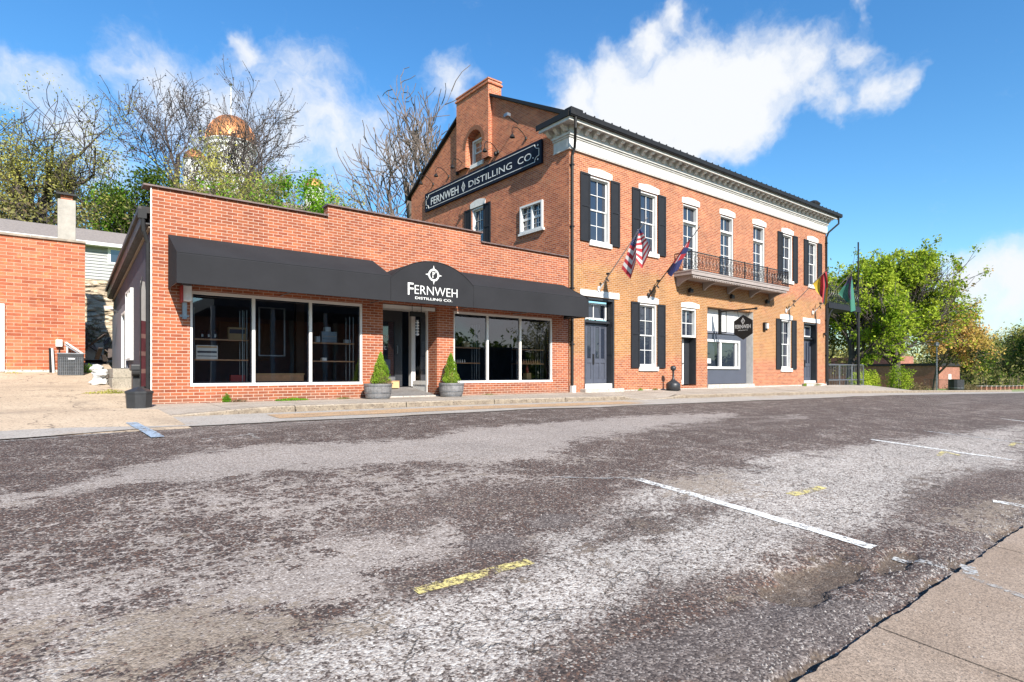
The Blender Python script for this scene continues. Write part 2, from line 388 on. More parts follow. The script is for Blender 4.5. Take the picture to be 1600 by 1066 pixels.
def gridmesh(name, xs, ys, zf, mat, attrs=None, kind='structure', smooth=True):
    nx, ny = len(xs), len(ys)
    v = [(x, y, zf(x, y)) for y in ys for x in xs]
    f = [(j*nx+i, j*nx+i+1, (j+1)*nx+i+1, (j+1)*nx+i) for j in range(ny-1) for i in range(nx-1)]
    me = bpy.data.meshes.new(name); me.from_pydata(v, [], f); me.materials.append(mat)
    if smooth: me.polygons.foreach_set('use_smooth', [True]*len(me.polygons))
    o = bpy.data.objects.new(name, me); sc.collection.objects.link(o)
    if kind: o['kind'] = kind
    if attrs:
        P = np.array(v)[:, :2]
        for k, fn in attrs.items():
            a = me.attributes.new(k, 'FLOAT', 'POINT'); a.data.foreach_set('value', fn(P).astype(np.float32))
    return o
def frange(a, b, s):
    n = max(1, int(round((b-a)/s))); return [a+(b-a)*i/n for i in range(n+1)]
def smooth_poly(P, polys, w):
    out = np.zeros(len(P)); x = P[:, 0]; y = P[:, 1]
    for pl in polys:
        pl = np.array(pl); n = len(pl); ins = np.zeros(len(P), bool); dmin = np.full(len(P), 1e9)
        for i in range(n):
            x1, y1 = pl[i]; x2, y2 = pl[(i+1) % n]
            cnd = ((y1 > y) != (y2 > y)); xi = (x2-x1)*(y-y1)/((y2-y1) if y2 != y1 else 1e-9)+x1
            ins ^= (cnd & (x < xi))
            L = (x2-x1)**2+(y2-y1)**2+1e-9
            t = np.clip(((x-x1)*(x2-x1)+(y-y1)*(y2-y1))/L, 0, 1)
            dmin = np.minimum(dmin, np.hypot(x-x1-t*(x2-x1), y-y1-t*(y2-y1)))
        ww = w*(1+np.clip(x, 0, 20)*.06)
        sd = np.where(ins, dmin, -dmin); out = np.maximum(out, np.clip(.5+sd/(2*ww), 0, 1))
    return out
ZONES = {'light':[[(-0.33,6.52),(0.17,6.69),(0.97,7.6),(1.72,8.03),(2.36,8.08),(3.4,7.77),(4.19,7.55),(5.36,8.14),(6.52,8.22),(10.32,8.42),(13.48,8.05),(12.43,7.34),(8.21,6.7),(6.19,6.26),(5.0,5.52),(4.38,5.53),(3.34,6.03),(2.59,6.08),(1.96,6.26),(1.33,6.2),(0.87,6.42),(0.32,6.39),(-0.08,6.15),(-0.31,6.06)],[(-0.22,4.32),(-0.05,4.26),(0.18,4.15),(0.38,3.92),(0.21,3.75),(0.0,3.64),(-0.19,3.69)],[(1.52,4.14),(2.06,4.22),(2.85,4.33),(2.39,3.5),(2.06,3.29),(1.62,3.32),(1.33,3.05),(1.06,3.09),(0.78,3.22),(0.58,3.43),(0.43,3.61),(0.68,3.64),(0.99,3.78),(1.23,3.79)],[(5.49,3.94),(6.2,3.91),(6.71,3.55),(5.85,3.16),(5.36,3.53)],[(13.7,7.01),(14.91,7.05),(14.34,6.62),(13.29,6.72)]],
'coarse':[[(0.53,2.72),(0.73,2.96),(1.01,2.92),(1.32,3.01),(1.75,2.93),(2.33,2.94),(3.09,3.34),(4.03,3.58),(4.79,3.91),(5.88,3.87),(7.34,3.88),(8.66,4.0),(10.58,4.05),(12.5,3.9),(15.03,3.76),(19.47,3.53),(11.87,2.16),(9.95,2.2),(7.22,2.08),(6.33,2.08),(5.39,2.01),(4.88,2.3),(4.06,2.2),(3.51,2.16),(3.08,2.26),(2.44,2.17),(2.07,2.09),(1.59,2.01)],[(-0.04,3.1),(0.05,3.37),(0.29,3.58),(0.38,3.44),(0.28,3.22),(0.11,3.0)],[(7.23,4.27),(8.96,4.24),(9.22,3.97),(7.23,3.66)]],
'mott':[[(0.83,6.13),(1.94,6.19),(3.29,5.94),(4.38,5.53),(4.27,4.32),(3.24,3.91),(2.65,4.23),(1.87,4.29),(1.26,4.17),(0.58,4.57),(-0.24,4.67),(-0.16,3.18),(0.53,2.72),(1.21,2.76),(2.16,2.99),(3.07,3.11),(3.93,3.98),(5.25,4.29),(6.27,4.13),(9.86,4.15),(12.9,3.62),(12.04,2.19),(9.42,1.71),(5.75,1.89),(3.98,1.88),(2.59,2.12),(1.79,2.17),(2.16,2.99),(1.68,4.07),(0.63,4.99),(0.29,5.73)],[(-0.22,4.29),(-0.16,3.18),(1.13,2.32),(2.06,3.29),(1.87,4.29),(0.66,3.91)]],
'dark':[[(3.59,3.41),(4.24,3.46),(4.93,3.32),(5.24,3.03),(4.42,3.04),(3.72,2.97),(3.25,3.08)],[(3.21,4.87),(4.06,4.58),(4.55,4.04),(3.64,3.68),(3.15,3.72),(2.94,4.07),(2.11,3.9),(1.71,4.13),(2.19,4.49)],[(1.66,3.24),(2.06,3.29),(2.61,3.3),(2.73,3.09),(2.06,2.99),(1.71,3.0)],[(4.7,2.07),(5.33,1.99),(5.56,1.73),(5.04,1.79),(4.64,1.95)],[(7.43,2.38),(9.08,2.41),(10.47,2.18),(10.26,1.86),(8.1,1.47),(7.47,1.81),(6.45,2.01)],[(1.86,2.06),(2.09,2.11),(2.47,2.15),(2.96,2.22),(3.55,2.14),(3.65,2.02),(3.22,1.9),(2.63,1.88),(2.37,1.93),(1.9,1.81),(1.69,1.95)]],
'fresh':[[(1.83,1.85),(2.26,1.97),(2.63,1.88),(3.18,1.84),(3.66,1.73),(3.9,1.53),(4.29,1.34),(3.48,1.33),(2.68,1.29)],[(2.35,3.56),(2.56,3.62),(2.8,3.54),(2.77,3.41),(2.65,3.23),(2.52,3.25),(2.31,3.43)],[(3.07,3.7),(3.39,3.78),(3.6,3.64),(3.56,3.48),(3.27,3.46),(3.0,3.5)]],
'dirt':[[(0.14,3.31),(0.31,3.56),(0.68,3.5),(1.09,3.16),(1.22,2.79),(0.81,2.78),(0.55,2.82),(0.25,2.9),(0.09,3.1)],[(-0.19,3.66),(0.0,3.64),(-0.04,3.43),(-0.17,3.39)],[(5.35,4.01),(6.19,3.82),(6.32,3.42),(5.59,3.3),(5.11,3.67)],[(7.09,1.77),(8.3,1.51),(6.75,1.22),(6.42,1.47)],[(0.41,3.54),(0.68,3.46),(0.79,3.26),(0.56,3.32)]],
'mud':[[(3.57,2.07),(4.05,1.96),(4.36,1.71),(4.2,1.57),(3.64,1.64),(3.31,1.95)],[(2.2,1.1),(2.2,1.36),(4.0,1.4),(6.5,1.37),(11,1.36),(11,1.1)],[(3.9,1.75),(4.9,1.62),(5.1,1.5),(4.6,1.5),(3.8,1.62)]]}
# ------------------------------------------------------------------ ground, road, pavements
def road_mat():
    m, t, b = nodes('worn_chipseal_road'); p = pos(t)
    def at(k):
        a = t.nodes.new('ShaderNodeAttribute'); a.attribute_name = k; return a.outputs['Fac']
    wob = nz(t, p, 2.2, 8, .68); wob2 = nz(t, p, 9, 6, .7, (.55,1.3,1)); wob3 = nz(t, p, 34, 4, .7)
    rag = mth(t, 'ADD', mth(t, 'ADD', mth(t, 'MULTIPLY_ADD', wob, 1.5, -.75), mth(t, 'MULTIPLY_ADD', wob2, 1.9, -.95)), mth(t, 'MULTIPLY_ADD', wob3, 1.5, -.75))
    def edge(v, soft=.06, k=1.0):
        s = mth(t, 'MULTIPLY_ADD', rag, k, v); return mr(t, s, .5-soft, .5+soft)
    vor = t.nodes.new('ShaderNodeTexVoronoi'); vor.inputs['Scale'].default_value = 84; t.links.new(p, vor.inputs['Vector'])
    sep = t.nodes.new('ShaderNodeSeparateColor'); t.links.new(vor.outputs['Color'], sep.inputs[0]); rnd = sep.outputs[0]; rnd2 = sep.outputs[1]
    vo2 = t.nodes.new('ShaderNodeTexVoronoi'); vo2.inputs['Scale'].default_value = 46; t.links.new(p, vo2.inputs['Vector'])
    sep2 = t.nodes.new('ShaderNodeSeparateColor'); t.links.new(vo2.outputs['Color'], sep2.inputs[0]); rndb = sep2.outputs[0]
    def ramp(v, stops):
        r = t.nodes.new('ShaderNodeValToRGB'); e = r.color_ramp.elements
        while len(e) < len(stops): e.new(.5)
        for k, (x, c) in enumerate(stops): e[k].position = x; e[k].color = col4(c)
        t.links.new(v, r.inputs[0]); return r.outputs[0]
    dark = ramp(rnd, [(0,(.038,.029,.026)),(.3,(.082,.060,.053)),(.6,(.120,.085,.074)),(.8,(.20,.11,.075)),(.9,(.27,.22,.19)),(1,(.50,.45,.40))])
    lite = ramp(rnd, [(0,(.19,.15,.13)),(.2,(.34,.285,.25)),(.6,(.44,.375,.33)),(.85,(.52,.455,.41)),(1,(.70,.63,.58))])
    coar = ramp(mth(t, 'MULTIPLY_ADD', rndb, .45, mth(t, 'MULTIPLY', rnd, .55)), [(0,(.07,.05,.042)),(.24,(.17,.135,.115)),(.38,(.42,.36,.32)),(.62,(.60,.54,.49)),(.85,(.74,.69,.63)),(1,(.90,.86,.81))])
    frsh = ramp(rnd, [(0,(.06,.046,.042)),(.4,(.135,.108,.098)),(.8,(.23,.19,.17)),(1,(.40,.35,.32))])
    dirt = mixc(t, rnd2, (.25,.195,.145), (.44,.355,.28))
    # base: dark stones with pale fines between the clumps
    mott = nz(t, p, 6.5, 6, .72, (.62,1.5,1))
    mv = mth(t, 'ADD', mth(t, 'MULTIPLY', at('mott'), .15), mth(t, 'MULTIPLY_ADD', wob, .35, -.20))
    ve = t.nodes.new('ShaderNodeTexVoronoi'); ve.feature = 'DISTANCE_TO_EDGE'; ve.inputs['Scale'].default_value = 8.5
    vw = t.nodes.new('ShaderNodeVectorMath'); vw.operation = 'MULTIPLY_ADD'
    vn = t.nodes.new('ShaderNodeTexNoise'); vn.inputs['Scale'].default_value = 14; vn.inputs['Detail'].default_value = 4; t.links.new(p, vn.inputs['Vector'])
    t.links.new(vn.outputs['Color'], vw.inputs[0]); vw.inputs[1].default_value = (.11,.11,.11); t.links.new(p, vw.inputs[2]); t.links.new(vw.outputs[0], ve.inputs['Vector'])
    gap = mth(t, 'ADD', mth(t, 'MULTIPLY', at('mott'), .14), mth(t, 'MULTIPLY_ADD', wob, 1.3, -.72)); gap = mth(t, 'ADD', gap, mth(t, 'MULTIPLY_ADD', wob3, .5, -.22))
    mk1 = mr(t, mth(t, 'SUBTRACT', gap, mth(t, 'MULTIPLY', ve.outputs['Distance'], 2.2)), -.14, .02, 0, .92)
    mk2 = mr(t, mth(t, 'ADD', mth(t, 'MULTIPLY_ADD', wob3, .42, mott), mv), .83, .90)
    mk = mth(t, 'MAXIMUM', mk1, mk2)
    streak = mr(t, nz(t, p, 1.0, 7, .7, (.13,1.0,1)), .54, .66, 0, .55)
    far = mth(t, 'MULTIPLY', streak, mr(t, wob3, .35, .6))
    c = mixc(t, mth(t, 'MAXIMUM', mk, far), dark, lite)
    c = mixc(t, edge(at('light')), c, lite)
    c = mixc(t, edge(at('coarse'), .22, .9), c, coar)
    c = mixc(t, mth(t, 'MULTIPLY', edge(at('dark'), .2, 1.3), .9), c, dark)
    c = mixc(t, mth(t, 'MULTIPLY', edge(at('dirt'), .15, 1.3), mr(t, wob3, .35, .55, .2, .9)), c, dirt)
    c = mixc(t, mth(t, 'MULTIPLY', edge(at('fresh'), .12, .55), .92), c, frsh)
    c = mixc(t, mth(t, 'MULTIPLY', edge(at('mud'), .3, .8), mr(t, wob3, .3, .6, .5, .95)), c, mixc(t, rnd2, (.075,.052,.038), (.20,.15,.11)))
    # cracks
    cr = t.nodes.new('ShaderNodeTexVoronoi'); cr.feature = 'DISTANCE_TO_EDGE'; cr.inputs['Scale'].default_value = 1.9
    wp = t.nodes.new('ShaderNodeVectorMath'); wp.operation = 'MULTIPLY_ADD'
    nn = t.nodes.new('ShaderNodeTexNoise'); nn.inputs['Scale'].default_value = 4; nn.inputs['Detail'].default_value = 5; t.links.new(p, nn.inputs['Vector'])
    t.links.new(nn.outputs['Color'], wp.inputs[0]); wp.inputs[1].default_value = (.35,.35,.35); t.links.new(p, wp.inputs[2])
    t.links.new(wp.outputs[0], cr.inputs['Vector'])
    crk = mth(t, 'MULTIPLY', mr(t, cr.outputs['Distance'], .003, .014, 1, 0), mr(t, mth(t, 'ADD', at('coarse'), mth(t, 'MULTIPLY', wob, .6)), .55, .95))
    crk = mth(t, 'MULTIPLY', crk, mr(t, wob2, .36, .47))
    c = mixc(t, mth(t, 'MULTIPLY', crk, .6), c, (.09,.07,.055))
    hv = mixc(t, 1.0, c, mr(t, nz(t, p, .6, 4, .6), .3, .7, .88, 1.12, False), 'MULTIPLY')
    t.links.new(hv, b.inputs['Base Color']); b.inputs['Roughness'].default_value = .88; b.inputs['Specular IOR Level'].default_value = .3
    h = mth(t, 'ADD', mth(t, 'MULTIPLY', vor.outputs['Distance'], -.55), mth(t, 'MULTIPLY', wob3, .55))
    h = mth(t, 'ADD', h, mth(t, 'MULTIPLY', mott, -.7)); h = mth(t, 'MULTIPLY_ADD', crk, -1.2, h)
    h = mth(t, 'MULTIPLY_ADD', vo2.outputs['Distance'], mth(t, 'MULTIPLY', at('coarse'), -.6), h)
    bump(t, b, h, .65, .012)
    return m
def hole(x, y):
    if not (2.2 < x < 7 and y < 2.6): return 0
    w = math.exp(-((x-4.05)/.8)**2-((y-1.83)/.20)**2)+.8*math.exp(-((x-5.05)/.45)**2-((y-1.62)/.10)**2)+.55*math.exp(-((y-1.33)/.06)**2)
    n = mnoise.fractal(Vector((x*3.1, y*4.2, 7)), .7, 2.1, 5)
    return max(0, min(1, (w*1.25+n*.55-.55)*7))
def road_z(x, y):
    z = gz(x, y)-.026*hole(x, y)
    if -3 < x < 14:
        w = math.exp(-((x-3.95)/.75)**2-((y-1.85)/.22)**2)*.055 + math.exp(-((x-5.0)/.5)**2-((y-1.62)/.1)**2)*.03
        n = mnoise.fractal(Vector((x*2.2, y*2.2, 0)), .9, 2.1, 4)
        z += n*.006 - w*(1+.6*n)
        if y < 1.62: z -= .030*max(0, min(1.3, (1.62-y)/.32))*(.35+1.3*abs(mnoise.noise(Vector((x*2.6, 3, 0)))))
    return z
ATTR = {k: (lambda P, k=k: smooth_poly(P, ZONES[k], .30 if k != 'fresh' else .09)) for k in ZONES}
ATTR['mud'] = lambda P: np.array([hole(x, y) for x, y in P])
ATTR['mott'] = lambda P: smooth_poly(P, ZONES['mott'], .45)
xs = frange(-40, -1, 1.5)[:-1]+frange(-1, 2.6, .05)[:-1]+frange(2.6, 6.4, .025)[:-1]+frange(6.4, 9, .05)[:-1]+frange(9, 24, .12)[:-1]+frange(24, 60, .8)[:-1]+frange(60, 340, 8)
ys = [1.19, 1.24]+frange(1.27, 2.3, .025)[:-1]+frange(2.3, 5, .05)[:-1]+frange(5, 10.55, .12)
gridmesh('road', xs, ys, road_z, road_mat(), ATTR)
def concrete(name, a, b_, sc_=1.5, agg=55, stain=(.20,.15,.11), bm=.35, cracks=False, con=1.0):
    m, t, b = nodes(name); p = pos(t)
    n = nz(t, p, sc_, 7, .65); c = mixc(t, mr(t, n, .3, .7), a, b_)
    v = t.nodes.new('ShaderNodeTexVoronoi'); v.inputs['Scale'].default_value = agg; t.links.new(p, v.inputs['Vector'])
    s = t.nodes.new('ShaderNodeSeparateColor'); t.links.new(v.outputs['Color'], s.inputs[0])
    c = mixc(t, 1.0, c, mr(t, s.outputs[0], 0, 1, 1-.16*con, 1+.14*con, False), 'MULTIPLY')
    c = mixc(t, mr(t, s.outputs[1], .93, .95, 0, .6), c, (.10,.08,.07))
    c = mixc(t, mr(t, nz(t, p, sc_*.8, 8, .7), .52, .72, 0, .6), c, stain)
    c = mixc(t, mr(t, nz(t, p, sc_*2.7, 8, .75), .60, .75, 0, .45), c, (a[0]*1.25, a[1]*1.25, a[2]*1.25))
    if cracks:
        cr = t.nodes.new('ShaderNodeTexVoronoi'); cr.feature = 'DISTANCE_TO_EDGE'; cr.inputs['Scale'].default_value = .45
        wp = t.nodes.new('ShaderNodeVectorMath'); wp.operation = 'MULTIPLY_ADD'
        nn = t.nodes.new('ShaderNodeTexNoise'); nn.inputs['Scale'].default_value = 2; nn.inputs['Detail'].default_value = 6; t.links.new(p, nn.inputs['Vector'])
        t.links.new(nn.outputs['Color'], wp.inputs[0]); wp.inputs[1].default_value = (1.1,1.1,1.1); t.links.new(p, wp.inputs[2]); t.links.new(wp.outputs[0], cr.inputs['Vector'])
        c = mixc(t, mr(t, cr.outputs['Distance'], .002, .012, .7, 0), c, (.10,.075,.06))
    t.links.new(c, b.inputs['Base Color']); b.inputs['Roughness'].default_value = .88; b.inputs['Specular IOR Level'].default_value = .3
    bump(t, b, mth(t, 'ADD', nz(t, p, agg*.9, 5, .7), mth(t, 'MULTIPLY', n, .8)), bm, .008); return m
M['walk'] = concrete('sidewalk_concrete', (.50,.42,.34), (.62,.53,.44), 1.1)
M['near_walk'] = concrete('near_sidewalk_concrete', (.40,.30,.225), (.50,.39,.305), 1.3, 120, (.29,.22,.17), .6, con=2.1)
M['curb'] = concrete('curb_concrete', (.40,.32,.24), (.54,.45,.35), 3.5, 40, (.24,.17,.12), .5)
M['gutter'] = concrete('gutter_concrete', (.50,.45,.40), (.60,.54,.48), .9, 55, (.52,.36,.22), .3)
M['drive'] = concrete('driveway_concrete', (.66,.50,.35), (.80,.62,.44), .6, 40, (.33,.26,.20), .4, True)
M['found'] = concrete('foundation_stone', (.60,.54,.47), (.72,.66,.60), 2.5, 30, (.40,.30,.22), .5)
M['block'] = concrete('concrete_block', (.42,.37,.29), (.52,.46,.38), 2, 60)
def grass_mat():
    m, t, b = nodes('grass_and_soil'); p = pos(t)
    c = mixc(t, nz(t, p, .8, 6, .7), (.15,.26,.03), (.34,.42,.07)); c = mixc(t, mr(t, nz(t, p, .35, 6, .7), .56, .66), c, (.24,.19,.11))
    t.links.new(c, b.inputs['Base Color']); b.inputs['Roughness'].default_value = 1; bump(t, b, nz(t, p, 30, 4), .7, .05); return m
gx = [-2500, -900]+frange(-260, -14, 20)[:-1]+frange(-14, 62, 1.0)[:-1]+frange(62, 110, 3)[:-1]+frange(110, 500, 20)+[1000, 2500]
gy = [-2500, -900]+frange(-260, -10, 25)[:-1]+frange(-10, 28.8, .9)[:-1]+[28.9,29.35]+frange(30, 62, 2)[:-1]+frange(62, 150, 6)[:-1]+frange(150, 600, 30)
m_, t_, b__ = nodes('added_lot_asphalt'); t_.links.new(mixc(t_, nz(t_, pos(t_), 1.5, 6, .7), (.055,.05,.05), (.11,.10,.10)), b__.inputs['Base Color']); b__.inputs['Roughness'].default_value = .9
gridmesh('added_parking_lot', frange(-60, 140, 20), [-60, -40, -20, -5.9, -3.92], lambda x, y: gz(x, y)-.02, m_)  # unseen dark lot, added so the shop glass mirrors dark ground
gridmesh('ground', gx, gy, terrain, grass_mat())
# gutter strip, between the asphalt edge and the kerb
gutx = frange(-40, 60, .25)[:-1]+frange(60, 340, 10)
def edge_y(x): return 10.45+.22*mnoise.noise(Vector((x*.5, 0, 5)))+.07*mnoise.noise(Vector((x*3.5, 0, 1)))+(-.55*max(0, min(1, (1.2-x)/2)))
o = gridmesh('gutter', gutx, [0, .5, 1], lambda x, u: 0, M['gutter'])
for vv in o.data.vertices:
    u = vv.co.y; y = edge_y(vv.co.x)*(1-u)+12.36*u; vv.co.y = y; vv.co.z = gz(vv.co.x, y)+.008+(.006 if u == 0 else 0)
def kerb_top(x):
    k = .135
    for a, b_ in ((1.6, 3.4),):
        if x < b_: k = .02+.115*max(0, (x-a)/(b_-a))
    if 14.4 < x < 17.2: k = .135-.115*math.sin(math.pi*min(1, max(0, (x-14.4)/2.8)))**.5
    return k
def ktop(x): return gz(x, 12.36)+kerb_top(x)
def wall_z(x): return -.69 if x < 36 else -.69+(gz(x, 15)-gz(36, 15))
def walk_z(x, y):
    u = (y-12.52)/(15.0-12.52); u = max(0, min(1.1, u)); return ktop(x)*(1-u)+wall_z(x)*u
# the far kerb: separate cast lengths with joints
kx = 1.42; kb = MB()
while kx < 62:
    L = 2.6
    seg = frange(kx, kx+L-.018, .4)
    for a, b_ in zip(seg, seg[1:]):
        pr = lambda x: [(x, 12.36, gz(x, 12.36)-.05), (x, 12.375, ktop(x)-.02), (x, 12.40, ktop(x)), (x, 12.54, ktop(x)+.004), (x, 12.54, ktop(x)-.2)]
        A, B = pr(a), pr(b_)
        for k in range(4): kb.poly([A[k], B[k], B[k+1], A[k+1]], 1 if k == 0 else 0)
    kx += L
k = kb.build('kerb', [M['curb'], concrete('grimy_shaded_kerb_face', (.27,.21,.155), (.42,.34,.25), 5, 40, (.14,.10,.07), .7)]); k['kind'] = 'structure'  # face colour is grime plus shading put in to set it off from the top
# far sidewalk in slabs with thin joints
sb = MB(); x = 1.3
jm = MB()
while x < 40:
    L = 1.52; nn = 4
    for (ya, yb) in ((12.545, 13.76), (13.775, 15.0 if x < 34 else 14.98)):
        for q in range(nn):
            a = x+q*(L-.014)/nn; b_ = x+(q+1)*(L-.014)/nn
            if x < 2.7:   # the corner is cut on the slant towards the drive
                cut = lambda xx, yy: xx
            sb.poly([(a, ya, walk_z(a, ya)), (b_, ya, walk_z(b_, ya)), (b_, yb, walk_z(b_, yb)), (a, yb, walk_z(a, yb))])
    x += L
s = sb.build('sidewalk', M['walk']); s['kind'] = 'structure'
s = gridmesh('sidewalk_joint', frange(1.3, 40, .6), [12.56, 13.8, 14.99], lambda x, y: walk_z(x, y)-.012, M['dirt'])
# concrete apron running on beside the park
def park_walk(x, y): return gz(x, y)+.07
gridmesh('park_path', frange(40.2, 120, 2), [12.545, 12.9, 13.3], park_walk, M['walk'])
# driveway
gridmesh('driveway', frange(-30, 1.72, .5), frange(10.2, 28.9, .35), lambda x, y: interp(y, PD)+.012+.02*mnoise.noise(Vector((x*.4, y*.4, 0))), M['drive'])
# near sidewalk slabs
ns = MB()
def nwz(x, y): return gz(x, y)+.012
joints = [-6, -3.9, -1.4, 1.15, 3.6, 6.02, 8.5, 11, 13.5, 16, 18.5, 21, 26, 31, 41, 61]
def nedge(x): return 1.275+.022*mnoise.noise(Vector((x*2.1, 0, 9)))+.014*mnoise.noise(Vector((x*9, 0, 3)))+.006*mnoise.noise(Vector((x*27, 0, 3)))
for a, b_ in zip(joints, joints[1:]):
    g = .016
    for ya, yb in ((-1.25, 1.285), (-3.9, -1.27)):
        n = max(1, int((b_-a)/.12)) if b_ < 14 else 4
        if 0 < b_ < 10: n = int((b_-a)/.04)
        xx = frange(a+g/2, b_-g/2, (b_-a-g)/n)
        for p, q in zip(xx, xx[1:]):
            top = (lambda x: nedge(x)) if yb > 0 else (lambda x: yb)
            yy = [ya]+[ya+(1)*0 for _ in ()]
            ns.poly([(p, ya, nwz(p, ya)), (q, ya, nwz(q, ya)), (q, top(q), nwz(q, 1.28)), (p, top(p), nwz(p, 1.28))])
            ns.poly([(p, top(p), nwz(p, 1.28)), (q, top(q), nwz(q, 1.28)), (q, top(q), nwz(q, 1.28)-.12), (p, top(p), nwz(p, 1.28)-.12)])
    for xx in (a+g/2, b_-g/2):
        ns.poly([(xx, -3.9, nwz(xx, -3.9)), (xx, 1.28, nwz(xx, 1.28)), (xx, 1.28, nwz(xx, 1.28)-.1), (xx, -3.9, nwz(xx, -3.9)-.1)])
s = ns.build('near_sidewalk', M['near_walk'], fixn=False); s['kind'] = 'structure'
# painted lines: worn paint, holes where it has come off
def paint(name, c, keep=.5, soft=.06):
    m = bpy.data.materials.new(name); m.use_nodes = True; t = m.node_tree; b = t.nodes['Principled BSDF']
    p = pos(t); b.inputs['Base Color'].default_value = col4(c); b.inputs['Roughness'].default_value = .7
    c2 = mixc(t, nz(t, p, 30, 4), (c[0]*.8, c[1]*.8, c[2]*.8), c); t.links.new(c2, b.inputs['Base Color'])
    a = mr(t, mth(t, 'ADD', mth(t, 'MULTIPLY', nz(t, p, 24, 6, .8), .7), mth(t, 'MULTIPLY', nz(t, p, 3, 4, .6), .3)), keep-soft, keep+soft)
    t.links.new(a, b.inputs['Alpha']); bump(t, b, nz(t, p, 60, 4), .6, .01); return m
P_w = paint('white_road_paint', (1.2,1.19,1.15), .47); P_w2 = paint('worn_white_road_paint', (.66,.65,.63), .49, .05)
P_w3 = paint('faint_white_paint', (.60,.56,.52), .53, .09)
P_y = paint('yellow_road_paint', (1.0,.84,.32), .50); P_b = paint('blue_road_paint', (.50,.62,.76), .46)
def stripe(a, b_, w, mat, zoff=.007, name='painted_line', zf=None, jag=.008):
    a = Vector(a); b_ = Vector(b_); d = (b_-a); n = max(2, int(d.length/.08)); pn = Vector((-d.y, d.x)).normalized()*w/2
    mb = MB(); zf = zf or road_z; prev = None
    for i in range(n+1):
        c = a+d*i/n; j = pn*(1+jag/w*8*mnoise.noise(Vector((c.x*9, c.y*9, 2))))
        l, r = c+pn*(1+.12*mnoise.noise(Vector((c.x*12, c.y*12, 0)))), c-pn*(1+.12*mnoise.noise(Vector((c.x*12, c.y*12, 4))))
        cur = ((l.x, l.y, zf(l.x, l.y)+zoff), (r.x, r.y, zf(r.x, r.y)+zoff))
        if prev: mb.poly([prev[0], cur[0], cur[1], prev[1]])
        prev = cur
    o = mb.build(name, mat, fixn=False); o['kind'] = 'structure'; return o
stripe((5.13, 4.22), (5.09, 1.83), .135, P_w)
stripe((5.10, 1.70), (5.14, 1.36), .085, P_w2)
stripe((5.02, 1.26), (4.72, .30), .07, P_w3, zf=lambda x, y: nwz(x, y), zoff=.004)
stripe((5.26, 1.27), (5.06, 1.20), .09, P_w2, zf=lambda x, y: nwz(x, y), zoff=.004)
stripe((4.30, 4.72), (5.12, 4.24), .03, P_w2)
stripe((5.50, 4.55), (6.15, 3.92), .03, P_w3); stripe((6.2, 4.28), (7.0, 3.72), .03, P_w3)
stripe((11.69, 4.25), (11.86, 2.3), .15, P_w); stripe((8.0, 1.71), (8.1, 1.32), .15, P_w)
stripe((20.95, 4.3), (20.9, 2.4), .12, P_w); stripe((14.6, 4.28), (14.9, 2.0), .11, P_w2)
stripe((1.67, 3.02), (2.55, 3.02), .095, P_y); stripe((6.09, 2.98), (6.80, 2.96), .11, P_y)
stripe((10.97, 3.02), (11.6, 3.12), .07, P_y); stripe((11.6, 3.12), (11.42, 2.85), .07, P_y)
stripe((13.93, 2.72), (14.7, 2.80), .07, P_y); stripe((14.7, 2.80), (14.4, 2.5), .07, P_y)
stripe((1.04, 11.4), (1.16, 9.3), .16, P_b, zf=lambda x, y: max(gz(x, y), interp(y, PD) if y > 10.6 else -9)+.014)
stripe((1.63, 8.93), (2.44, 9.14), .06, P_w3); stripe((2.32, 9.28), (2.3, 8.62), .06, P_w3)
stripe((-1.2, 9.72), (1.0, 10.15), .12, P_w3); stripe((2.6, 10.2), (6.8, 10.1), .05, P_w3)
# weathered kerb-side band of ochre paint in the gutter
P_o = paint('faded_ochre_band', (.80,.52,.30), .42, .14)
s = stripe((3.3, 11.45), (13.6, 11.35), .85, P_o, zf=lambda x, y: gz(x, y)+.010)
# pebbles, only on the near pavement and the broken edge of the road
random.seed(4); pb = MB()
for i in range(2600):
    u = random.random()
    if u < .55: x = random.uniform(2.2, 9); y = 1.30+abs(random.gauss(0, .16))
    elif u < .9: x = random.uniform(.4, 6.5); y = random.uniform(1.6, 4)
    else: x = random.uniform(2.5, 8); y = random.uniform(.2, 1.28)
    r = random.uniform(.003, .0085)*(1.25 if u < .55 else 1)
    z = (road_z(x, y) if y > 1.29 else nwz(x, y))+r*.25
    pts = [(x+r*random.uniform(.7, 1.3)*math.cos(a), y+r*random.uniform(.7, 1.3)*math.sin(a)) for a in (0, 1.25, 2.5, 3.8, 5)]
    i0 = len(pb.v); pb.v += [(a, b_, z-r*.4) for a, b_ in pts]+[(x, y, z+r*.75)]
    for k in range(5): pb.f.append((i0+k, i0+(k+1) % 5, i0+5)); pb.mi.append(0)
m, t, b = nodes('loose_stone'); oi = pos(t)
sn = t.nodes.new('ShaderNodeTexWhiteNoise'); sp = t.nodes.new('ShaderNodeVectorMath'); sp.operation = 'SNAP'; sp.inputs[1].default_value = (.03,.03,.2)
t.links.new(oi, sp.inputs[0]); t.links.new(sp.outputs[0], sn.inputs['Vector'])
t.links.new(mixc(t, sn.outputs['Value'], (.10,.08,.075), (.55,.50,.46)), b.inputs['Base Color']); b.inputs['Roughness'].default_value = .85
o = pb.build('loose_gravel', m, fixn=False); tag(o, 'loose gravel scattered over the broken asphalt edge', 'gravel', kind='stuff')
